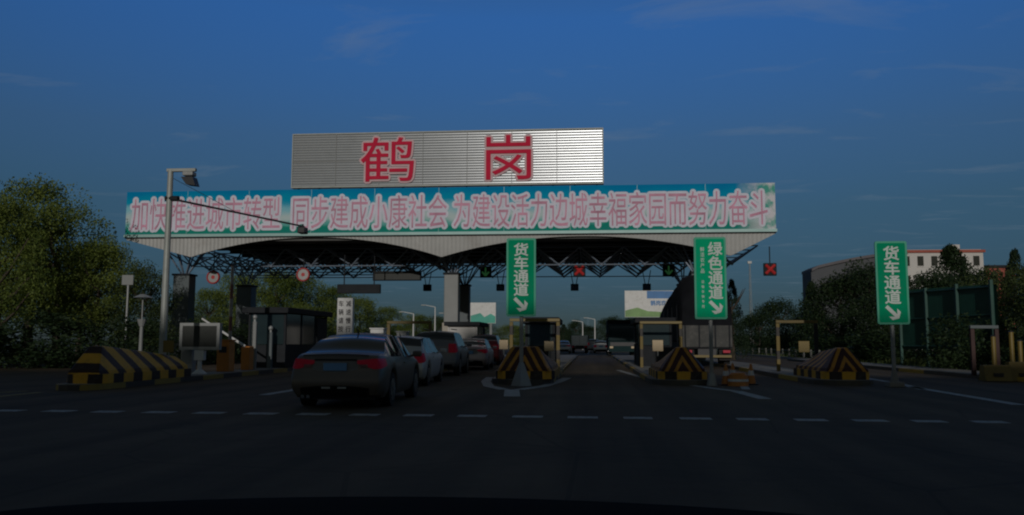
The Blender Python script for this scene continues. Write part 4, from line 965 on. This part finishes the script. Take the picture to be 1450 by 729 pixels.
for k in range(3):
    a = k * 2 * PI / 3; b.tube((0.25 * math.cos(a), 0.25 * math.sin(a), 0), (0.08 * math.cos(a), 0.08 * math.sin(a), 11.5), 0.03, n=5)
for z in range(1, 11): b.tube((-0.15, 0, z), (0.15, 0.1, z + 0.9), 0.015, n=4)
b.build('lattice', m_grey, t)
b = MB(); b.box((0, 0, 11.6), (0.5, 0.3, 0.3)); b.build('aerial', m_grey, t)
# billboards
def billboard(x0, x1, y, z0, z1, lb, mtop, items):
    t = thing('billboard', lb, 'billboard', ((x0 + x1) / 2, y, 0))
    wd = x1 - x0
    b = MB(); b.box((0, 0, (z0 + z1) / 2), (wd, 0.4, z1 - z0)); pnl = b.build('panel', mtop, t)
    for s in (-0.3, 0.3):
        b = MB(); b.tube((s * wd, 0.1, 0), (s * wd, 0.1, z0), 0.2, n=8); b.build('leg', m_grey, t)
    for nm_, m, pts in items:
        b = MB(); b.prism(pts, -0.22, -0.203, 'y'); b.build(nm_, m, pnl)
    return t, pnl
m_blue = mat('blue_print', (0.03, 0.18, 0.45), 0.5, 0, 0.15, 1); m_lgreen = mat('hill_print', (0.18, 0.35, 0.10), 0.5, 0, 0.3, 0.5); m_teal = mat('teal_print', (0.03, 0.38, 0.28), 0.5, 0, 0.25, 0.5)
bb, pnl = billboard(5.6, 16.1, 140, 5.4, 9.8, 'white billboard with blue writing and a green hill beyond the canopy', m_white, [
    ('hill', m_lgreen, [(-5.2, 5.45), (3.0, 5.45), (2.0, 6.2), (-1.5, 6.4), (-3.2, 7.0), (-5.2, 6.5)])])
b = MB(); b.prism([(-1.6, 8.5), (5.2, 8.5), (5.2, 9.7), (-1.6, 9.75)], -0.21, -0.202, 'y'); b.build('sky_band', m_blue, pnl)
glyphs([(c, -0.6 + k * 0.85, 7.75, 0.85, 0.9, -0.215) for k, c in enumerate('鹤岗欢迎您')], 'lettering', m_blue, pnl, 0.03, 0)
billboard(-17.4, -13.7, 120, 3.9, 6.9, 'pale billboard with a green lower half, right of the pale column', m_white, [('trees_print', m_teal, [(-1.8, 3.95), (1.8, 3.95), (1.8, 4.9), (1.1, 5.3), (0.2, 4.8), (-0.4, 5.4), (-1.8, 5.0)])])
# large dark green board on the right
t = thing('road_sign_board', 'large dark green corrugated board on posts behind the right sign', 'sign board', (17.0, 42, 0), R(0))
bm = bmesh.new(); pr = []; A_ = Vector((-0.5, 4.2)); B_ = Vector((0.35, -4.2)); n = 120
for i in range(n + 1):
    p = A_.lerp(B_, i / n); o_ = 0.05 if i % 2 else 0
    pr.append([bm.verts.new((p.x - o_, p.y, 0.95)), bm.verts.new((p.x - o_, p.y, 4.05 - 0.25 * i / n)), bm.verts.new((p.x + 0.12, p.y, 4.05 - 0.25 * i / n)), bm.verts.new((p.x + 0.12, p.y, 0.95))])
for a, b2 in zip(pr, pr[1:]):
    for k in range(4): bm.faces.new((a[k], a[(k + 1) % 4], b2[(k + 1) % 4], b2[k]))
q = MB(); q.bm.free(); q.bm = bm; q.build('panel', m_greenboard, t)
for f in (0.0, 0.33, 0.67, 1.0):
    p = A_.lerp(B_, f); b = MB(); b.box((p.x - 0.12, p.y, 2.0), (0.12, 0.14, 4.0)); b.build('post', m_greenboard, t)
b = MB(); 
for z in (3.9, 2.5, 1.1):
    b.tube((A_.x - 0.1, A_.y, z), (B_.x - 0.1, B_.y, z - 0.2 * (z > 3)), 0.04, n=6)
b.build('rail', m_greenboard, t)
# buildings on the right
def building(name, label, x0, x1, y0, y1, h, m, floors, bays, roofm, parapet=True):
    t = thing(name, label, 'building', ((x0 + x1) / 2, y0, 0))
    wd = x1 - x0; d = y1 - y0
    b = MB(); b.span(-wd / 2, wd / 2, 0, d, 0, h); wl = b.build('wall', m, t)
    b = MB(); b.span(-wd / 2 - 0.3, wd / 2 + 0.3, -0.3, d + 0.3, h, h + 0.45); b.build('roof', roofm, t)
    fh = h / floors
    for f in range(floors):
        for k in range(bays):
            x = -wd / 2 + wd * (k + 0.5) / bays
            b = MB(); b.span(x - wd / bays * 0.22, x + wd / bays * 0.22, -0.05, -0.004, f * fh + fh * 0.32, f * fh + fh * 0.82); wo = b.build('window', m_glass, t)
            b = MB(); b.span(x - wd / bays * 0.27, x + wd / bays * 0.27, -0.12, -0.004, f * fh + fh * 0.26, f * fh + fh * 0.312); b.build('sill', m, wo)
    return t
wb_ = building('office_building', 'white building with red roof edge behind the right trees', 53.5, 67.4, 150, 164, 16.9, m_bwhite, 5, 6, m_roofred)
b = MB(); b.span(-6.4, 6.9, 0.6, 9, 17.36, 17.5); b.span(2.2, 3.6, 1, 3, 17.5, 18.4); b.build('roof_hut', m_bwhite, wb_)
building('office_building', 'lower wing with dark top and red band beside the white building', 67.8, 72.5, 150, 160, 14.2, m_roofred, 4, 2, m_dark)
t = thing('warehouse', 'grey curved-roof warehouse left of the rightmost green sign', 'building', (37.6, 120, 0))
P = [(-6.8, 0), (-6.8, 11.2)] + [(-6.8 + 13.0 * k / 14, 11.2 + 2.3 * math.sin(0.10 + 1.4 * k / 14)) for k in range(1, 15)] + [(6.2, 0)]
b = MB(); b.prism(P, 0, 5, 'y'); b.build('wall', m_bgrey, t)
b = MB(); Q = P[1:-1]; b.prism([(p[0], p[1] + 0.02) for p in Q] + [(p[0], p[1] + 0.4) for p in Q[::-1]], -0.4, 5.4, 'y'); b.build('roof', mat('warehouse_roof', (0.13, 0.12, 0.13), 0.7, 0.1, 0.1, 0.3), t)
for k in range(4):
    b = MB(); b.span(-5.6 + k * 2.8, -4.0 + k * 2.8, -0.05, -0.004, 8.2, 9.6); b.build('window', m_glass, t)
# roadside fence posts on the right and left
def fence(label, pts, h):
    t = thing('fence', label, 'fence', (pts[0][0], pts[0][1], 0))
    o = Vector((pts[0][0], pts[0][1], 0)); b = MB()
    for a, c in zip(pts, pts[1:]):
        a = Vector((*a, 0)) - o; c = Vector((*c, 0)) - o
        for z in (h * 0.45, h * 0.85): b.tube(a + Vector((0, 0, z)), c + Vector((0, 0, z)), 0.02, n=5)
    b.build('rail', m_fence, t)
    for a, c in zip(pts, pts[1:]):
        a = Vector((*a, 0)) - o; c = Vector((*c, 0)) - o; k = max(1, int((c - a).length / 2.2))
        for i in range(k):
            p = a.lerp(c, i / k); b = MB(); b.box((p.x, p.y, h / 2), (0.11, 0.11, h)); b.build('post', m_fence, t)
fence('low white fence along the grass right of the tarpaulin truck', [(16.0, 54), (16.2, 80), (14, 110)], 0.75)
fence('low pale fence in front of the trees on the left verge', [(-31.5, 36), (-31, 70)], 0.9)

# ------------------------------------------------------------------ vegetation
def crown_mesh(seed, n_cl, per, leaf, shape='round', cl=0.24):
    """leaf-clump crown filling a unit-ish volume: z 0..1, radius about 0.5"""
    r = random.Random(seed); V = []; Fc = []
    for c in range(n_cl):
        while True:
            a = r.uniform(0, 2 * PI)
            if shape == 'cone':
                z = r.random() ** 1.2; rad = 0.48 * (1 - z) ** 0.8 * r.uniform(0.55, 1.0); cs = cl * (0.35 + 0.75 * (1 - z))
            elif shape == 'column':
                z = r.random(); rad = 0.5 * (math.sin(PI * min(1, 0.12 + z * 0.9)) ** 0.5) * r.uniform(0.2, 1.0); cs = cl
            else:
                z = r.random(); prof = math.sin(PI * (0.10 + 0.86 * z)) ** 0.55; rad = 0.5 * prof * r.random() ** 0.35; cs = cl * r.uniform(0.6, 1.15)
            break
        lob = 1 + 0.22 * math.sin(3 * a + seed) + 0.12 * math.sin(5 * a + 2 * seed + 4 * z)
        cx, cy, cz = rad * lob * math.cos(a), rad * lob * math.sin(a), z
        for k in range(per):
            d = Vector((r.gauss(0, 1), r.gauss(0, 1), r.gauss(0, 0.75)));
            d = d * min(1, 1.45 / max(0.01, d.length)); p = Vector((cx, cy, cz)) + d * cs * 0.40
            nrm = Vector((r.gauss(0, 1), r.gauss(0, 1), r.gauss(0.5, 1))).normalized(); tt = nrm.orthogonal().normalized()
            tt.rotate(Matrix.Rotation(r.uniform(0, 2 * PI), 3, nrm)); bb_ = nrm.cross(tt); s = leaf * r.uniform(0.6, 1.3)
            i0 = len(V)
            V += [tuple(p - tt * s), tuple(p + bb_ * s * 0.55), tuple(p + tt * s), tuple(p - bb_ * s * 0.55)]; Fc.append((i0, i0 + 1, i0 + 2, i0 + 3))
    me = bpy.data.meshes.new('crown'); me.from_pydata(V, [], Fc); return me
def trunk_mesh(seed, nb=7):
    r = random.Random(seed); b = MB(); p = Vector((0, 0, -0.02)); rad = 0.035
    pts = [p]
    for k in range(6):
        q = p + Vector((r.uniform(-.02, .02), r.uniform(-.02, .02), 0.13)); b.tube(p, q, rad, rad * 0.82, 7); rad *= 0.82; p = q; pts.append(p)
    for k in range(nb):
        s = pts[r.randint(2, 5)]; a = r.uniform(0, 2 * PI); e = s + Vector((math.cos(a) * r.uniform(.15, .3), math.sin(a) * r.uniform(.15, .3), r.uniform(.15, .3)))
        m_ = s.lerp(e, 0.5) + Vector((0, 0, -0.02)); b.tube(s, m_, 0.014, 0.009, 5); b.tube(m_, e, 0.009, 0.003, 5)
    me = bpy.data.meshes.new('trunk'); b.bm.to_mesh(me); b.bm.free(); me.materials.append(m_bark); return me
CR = {}
def crown(kind, seed):
    if (kind, seed) not in CR:
        spec = {'A': (105, 190, 0.0125, 'round', 0.24, m_leafA), 'B': (100, 150, 0.014, 'round', 0.26, m_leafB), 'C': (110, 60, 0.016, 'cone', 0.17, m_leafC), 'D': (90, 130, 0.017, 'round', 0.30, m_leafD),
                'K': (130, 110, 0.014, 'cone', 0.26, m_leafD), 'P': (130, 80, 0.018, 'column', 0.26, m_leafB), 'S': (45, 90, 0.03, 'round', 0.34, m_leafD)}[kind]
        me = crown_mesh(seed, *spec[:5]); me.materials.append(spec[5]); CR[(kind, seed)] = me
    return CR[(kind, seed)]
TR = [trunk_mesh(s) for s in (1, 2, 3)]
def tree(x, y, h, wd, kind, seed, label, group, name='tree', base=0.22):
    t = thing(name, label, 'tree' if kind != 'S' else 'bush', (x, y, 0), rnd.uniform(0, 6.28), group)
    me = crown(kind, seed); o = link('crown', me, t); o.scale = (wd, wd * 0.95, h * (1 - base)); o.location = (0, 0, h * base)
    if kind != 'S':
        q = link('trunk', TR[seed % 3], t); q.scale = (h * 0.95, h * 0.95, h * 0.98)
    return t
GL = 'broadleaf trees on the left verge'
for x, y, h, wd, kd, sdd, lb in (
    (-28.6, 38, 7.9, 4.6, 'A', 1, 'bushy tree cut by the left edge of the photo'),
    (-31.4, 44, 9.8, 6.4, 'A', 2, 'tallest of the left trees with a broad yellow-green top'),
    (-28.4, 42, 8.3, 5.0, 'A', 3, 'rounded tree second from the right of the left clump'),
    (-26.5, 42.5, 6.4, 4.4, 'A', 1, 'lower rounded tree at the right end of the left clump'),
    (-24.3, 43, 5.2, 3.6, 'B', 2, 'small dark tree behind the pale lantern post'),
    (-33.5, 52, 7.2, 6.0, 'B', 2, 'dark tree behind the rounded tree of the left clump')):
    tree(x, y, h, wd, kd, sdd, lb, GL, 'broadleaf_tree', 0.30 if h > 6 else 0.14)
for x, y, h, wd, lb in ((-28, 34.5, 2.3, 5.2, 'dark bush below the left edge tree'), (-24.6, 36, 2.4, 4.6, 'dark bush behind the striped block at far left'), (-21.4, 37, 2.2, 3.6, 'dark bush right of the pale lantern post'), (-31.5, 38, 3.0, 5.5, 'largest dark bush at the left edge'), (-20.6, 43, 2.2, 3.0, 'dark bush between the mast and the left column'), (-19.4, 47, 2.2, 3.2, 'dark bush behind the display board'), (-17.8, 52, 2.4, 3.5, 'dark bush behind the red and white pole')):
    tree(x, y, h, wd, 'S', 4, lb, 'dark bushes on the left verge', 'bush', 0.0)
GM = 'trees beyond the canopy on the left'
for i, (x, y, h, wd, kd) in enumerate(((-41.7, 80, 4.6, 6, 'B'), (-42.4, 90, 6.6, 7, 'A'), (-41.4, 95, 8.8, 8, 'A'), (-37.1, 95, 9.0, 8, 'A'), (-35.4, 100, 8.8, 8, 'A'), (-34.9, 110, 8.3, 8, 'A'), (-33.8, 120, 7.2, 8, 'A'), (-32.0, 130, 6.3, 7, 'A'), (-29.6, 140, 5.6, 7, 'A'), (-27.5, 150, 5.6, 7, 'B'), (-25.5, 160, 5.4, 7, 'A'), (-23.2, 180, 5.0, 8, 'B'), (-19.0, 200, 5.0, 8, 'A'), (-16.0, 220, 5.4, 8, 'B'), (-31.5, 88, 5.0, 5, 'A'))):
    lb = ['low dark tree under the left end of the canopy', 'mid-height tree just right of the leftmost column', 'tall yellow-green tree behind the dark left booth', 'tallest yellow-green tree under the first arch', 'yellow-green tree behind the round red-ringed sign', 'yellow-green tree left of the white pillar sign', 'tree directly behind the white pillar sign', 'tree just right of the white pillar sign', 'small tree under the upper lane display', 'dark small tree beside the pale lamp posts', 'small bright tree left of the pale column', 'small dark tree right behind the pale column', 'far tree seen beside the pale billboard', 'far dark tree left of the middle green sign', 'low yellow-green tree behind the dark left booth roof'][i]
    tree(x, y, h, wd, kd, 1 + i % 3, lb, GM, 'broadleaf_tree', 0.12)
GFt = 'far trees at the end of the road'
for i, (x, y, h, wd) in enumerate(((-10.5, 235, 5.6, 6.5), (-7.0, 215, 5.8, 6), (-3.6, 200, 6.0, 5.0), (4.3, 185, 6.4, 7), (8.5, 180, 6.2, 8), (14, 175, 5.8, 8), (-0.5, 300, 6.6, 9), (-8.0, 262, 5.0, 8))):
    lb = ['far tree just right of the middle green sign', 'far pointed tree above the small white car', 'far tree above the white box van', 'far tree behind the dark green truck', 'far tree below the white billboard', 'far tree hidden behind the tarpaulin truck', 'farthest broad tree closing the road', 'far low tree left of the van'][i]
    tree(x, y, h, wd, 'D' if i != 1 else 'C', 2, lb, GFt, 'broadleaf_tree' if i != 1 else 'conifer_tree', 0.08)
GR = 'trees on the right side of the road'
for x, y, h, wd, kd, lb in (
    (10.4, 63, 5.9, 3.0, 'C', 'dark spiky conifer half hidden behind the bright green sign'),
    (16.6, 85, 3.9, 5.5, 'D', 'low dark tree left of the rounded right tree'), (19.6, 90, 5.4, 6.0, 'D', 'rounded dark tree right of the canopy end'), (23.0, 88, 3.9, 5.5, 'D', 'low dark tree behind the striped block on the right'),
    (19.2, 75, 6.4, 4.2, 'K', 'pointed conifer in front of the warehouse corner'), (21.0, 73, 6.6, 6.0, 'D', 'dark tree in front of the grey warehouse'), (22.6, 70, 7.2, 6.2, 'D', 'tall dark tree just left of the rightmost green sign'), (20.4, 60, 4.6, 5.4, 'D', 'lower dark tree behind the rightmost green sign post'),
    (31.0, 75, 9.4, 9.0, 'K', 'broad pointed tree before the white building'), (26.6, 68, 6.4, 6.0, 'D', 'dark tree behind the dark green board'), (31.6, 71, 6.8, 5.5, 'D', 'dark tree right of the broad conifer'),
    (30.0, 62, 7.9, 4.2, 'C', 'pointed conifer near the right edge'), (24.5, 52, 5.6, 5.5, 'B', 'leafy tree at the right edge of the photo'), (20.0, 37, 4.0, 4.2, 'B', 'leafy tree behind the yellow posts at the right'), (23.5, 43, 5.6, 5.5, 'B', 'tall leafy tree cut by the right edge'), (36, 66, 7.0, 6, 'B', 'dark tree beyond the right edge trees')):
    tree(x, y, h, wd, kd, 2 if kd != 'C' else 2 + (x > 30), lb, GR, 'conifer_tree' if kd == 'C' else 'broadleaf_tree', 0.05)
for x, y, h, wd, lb in ((17.0, 33.0, 1.9, 2.6, 'dark bush right behind the yellow posts'), (15.9, 38.0, 2.3, 3.0, 'grey-green bush in front of the dark green board'), (18.5, 31.5, 2.1, 3.0, 'dark bush at the very right edge'), (18.6, 41.5, 2.6, 3.4, 'bush beside the end of the dark green board'), (18.5, 56, 1.9, 5, 'low bush along the fence on the right'), (18.0, 66, 1.8, 5, 'farther low bush along the fence on the right')):
    tree(x, y, h, wd, 'S', 4, lb, 'dark bushes on the right verge', 'bush', 0.0)
# a tree-line past the plaza, too many and too far to tell apart
V = []; Fc = []; r = random.Random(11)
for k in range(16000):
    side = r.choice((-1, 1, 1)); x = side * r.uniform(16, 120) + (0 if side > 0 else -22); y = r.uniform(230, 300)
    hgt = 3.6 + 2.2 * math.sin(x * 0.09) * math.sin(x * 0.031 + 1) + 0.8 * math.sin(x * 0.5)
    z = r.uniform(0, max(2.2, hgt)); s = r.uniform(0.35, 0.8)
    a = Vector((r.gauss(0, 1), r.gauss(0, 1), r.gauss(0, 1))).normalized(); o_ = a.orthogonal().normalized(); c_ = a.cross(o_); p = Vector((x, y, z)); i0 = len(V)
    V += [tuple(p - o_ * s), tuple(p + c_ * s), tuple(p + o_ * s), tuple(p - c_ * s)]; Fc.append((i0, i0 + 1, i0 + 2, i0 + 3))
me = bpy.data.meshes.new('woods'); me.from_pydata(V, [], Fc); me.materials.append(m_leafD)
tag(link('woods', me), 'dark far woods along the horizon', 'woods', kind='stuff')
# rough grass on the verges
V = []; Fc = []; r = random.Random(5)
for k in range(26000):
    if r.random() < 0.5: x, y = r.uniform(15.8, 34), r.uniform(30, 90)
    else: x, y = r.uniform(-46, -29), r.uniform(30, 90)
    if x < 0 and x > -31.2 + (0.0): continue
    h = r.uniform(0.12, 0.38); a = r.uniform(0, PI); wv = 0.03 + 0.05 * r.random(); dx_, dy_ = math.cos(a) * wv, math.sin(a) * wv; lx, ly = r.uniform(-.1, .1), r.uniform(-.1, .1)
    i0 = len(V); V += [(x - dx_, y - dy_, -0.02), (x + dx_, y + dy_, -0.02), (x + lx, y + ly, h)]; Fc.append((i0, i0 + 1, i0 + 2))
me = bpy.data.meshes.new('grass'); me.from_pydata(V, [], Fc); me.materials.append(m_leafB)
tag(link('grass', me), 'rough grass on the verges beside the plaza', 'grass', kind='stuff')

# ------------------------------------------------------------------ behind the camera: unseen block, added to shade the lower part of the plaza
t = building('shade_block', 'long apartment-style shade block added out of view behind the camera', -70, 70, -92, -80, 25.6, m_bwhite, 8, 20, m_roofred)
b = MB(); b.span(-6.8, -3.1, 1, 8, 26.06, 32.4); b.build('shade_tower', m_bwhite, t)  # added tower, raises the shade line over the queuing cars

# ------------------------------------------------------------------ the bonnet of the car the photo was taken from
t = thing('car_bonnet', 'black bonnet of the car the photo is taken from, at the bottom edge', 'car bonnet', (-0.25, 0, 0))
bm = bmesh.new(); G = []
for i in range(25):
    u = -1 + 2 * i / 24; c_ = []
    for j in range(15):
        v = j / 14; y = 0.95 + 1.0 * v
        y -= 0.22 * u * u * v
        z = 0.948 - 0.02 * v - 0.035 * v ** 3 - 0.03 * u * u - 0.03 * abs(u) ** 6 + 0.006 * math.exp(-((abs(u) - 0.72) / 0.08) ** 2)
        c_.append(bm.verts.new((u * (1.35 - 0.05 * v), y, z)))
    G.append(c_)
for a, b2 in zip(G, G[1:]):
    for j in range(14): bm.faces.new((a[j], b2[j], b2[j + 1], a[j + 1]))
bmesh.ops.solidify(bm, geom=bm.faces[:], thickness=0.02)
q = MB(); q.bm.free(); q.bm = bm; o = q.build('panel', mat('bonnet_black', (0.004, 0.004, 0.004), 0.8, 0, 0.2, 2, spec=0.08), t); auto_smooth(o, 50)
b = MB(); b.tube((-0.55, 1.12, 0.948), (0.35, 1.30, 0.951), 0.008, n=6); b.build('wiper', m_black, t)
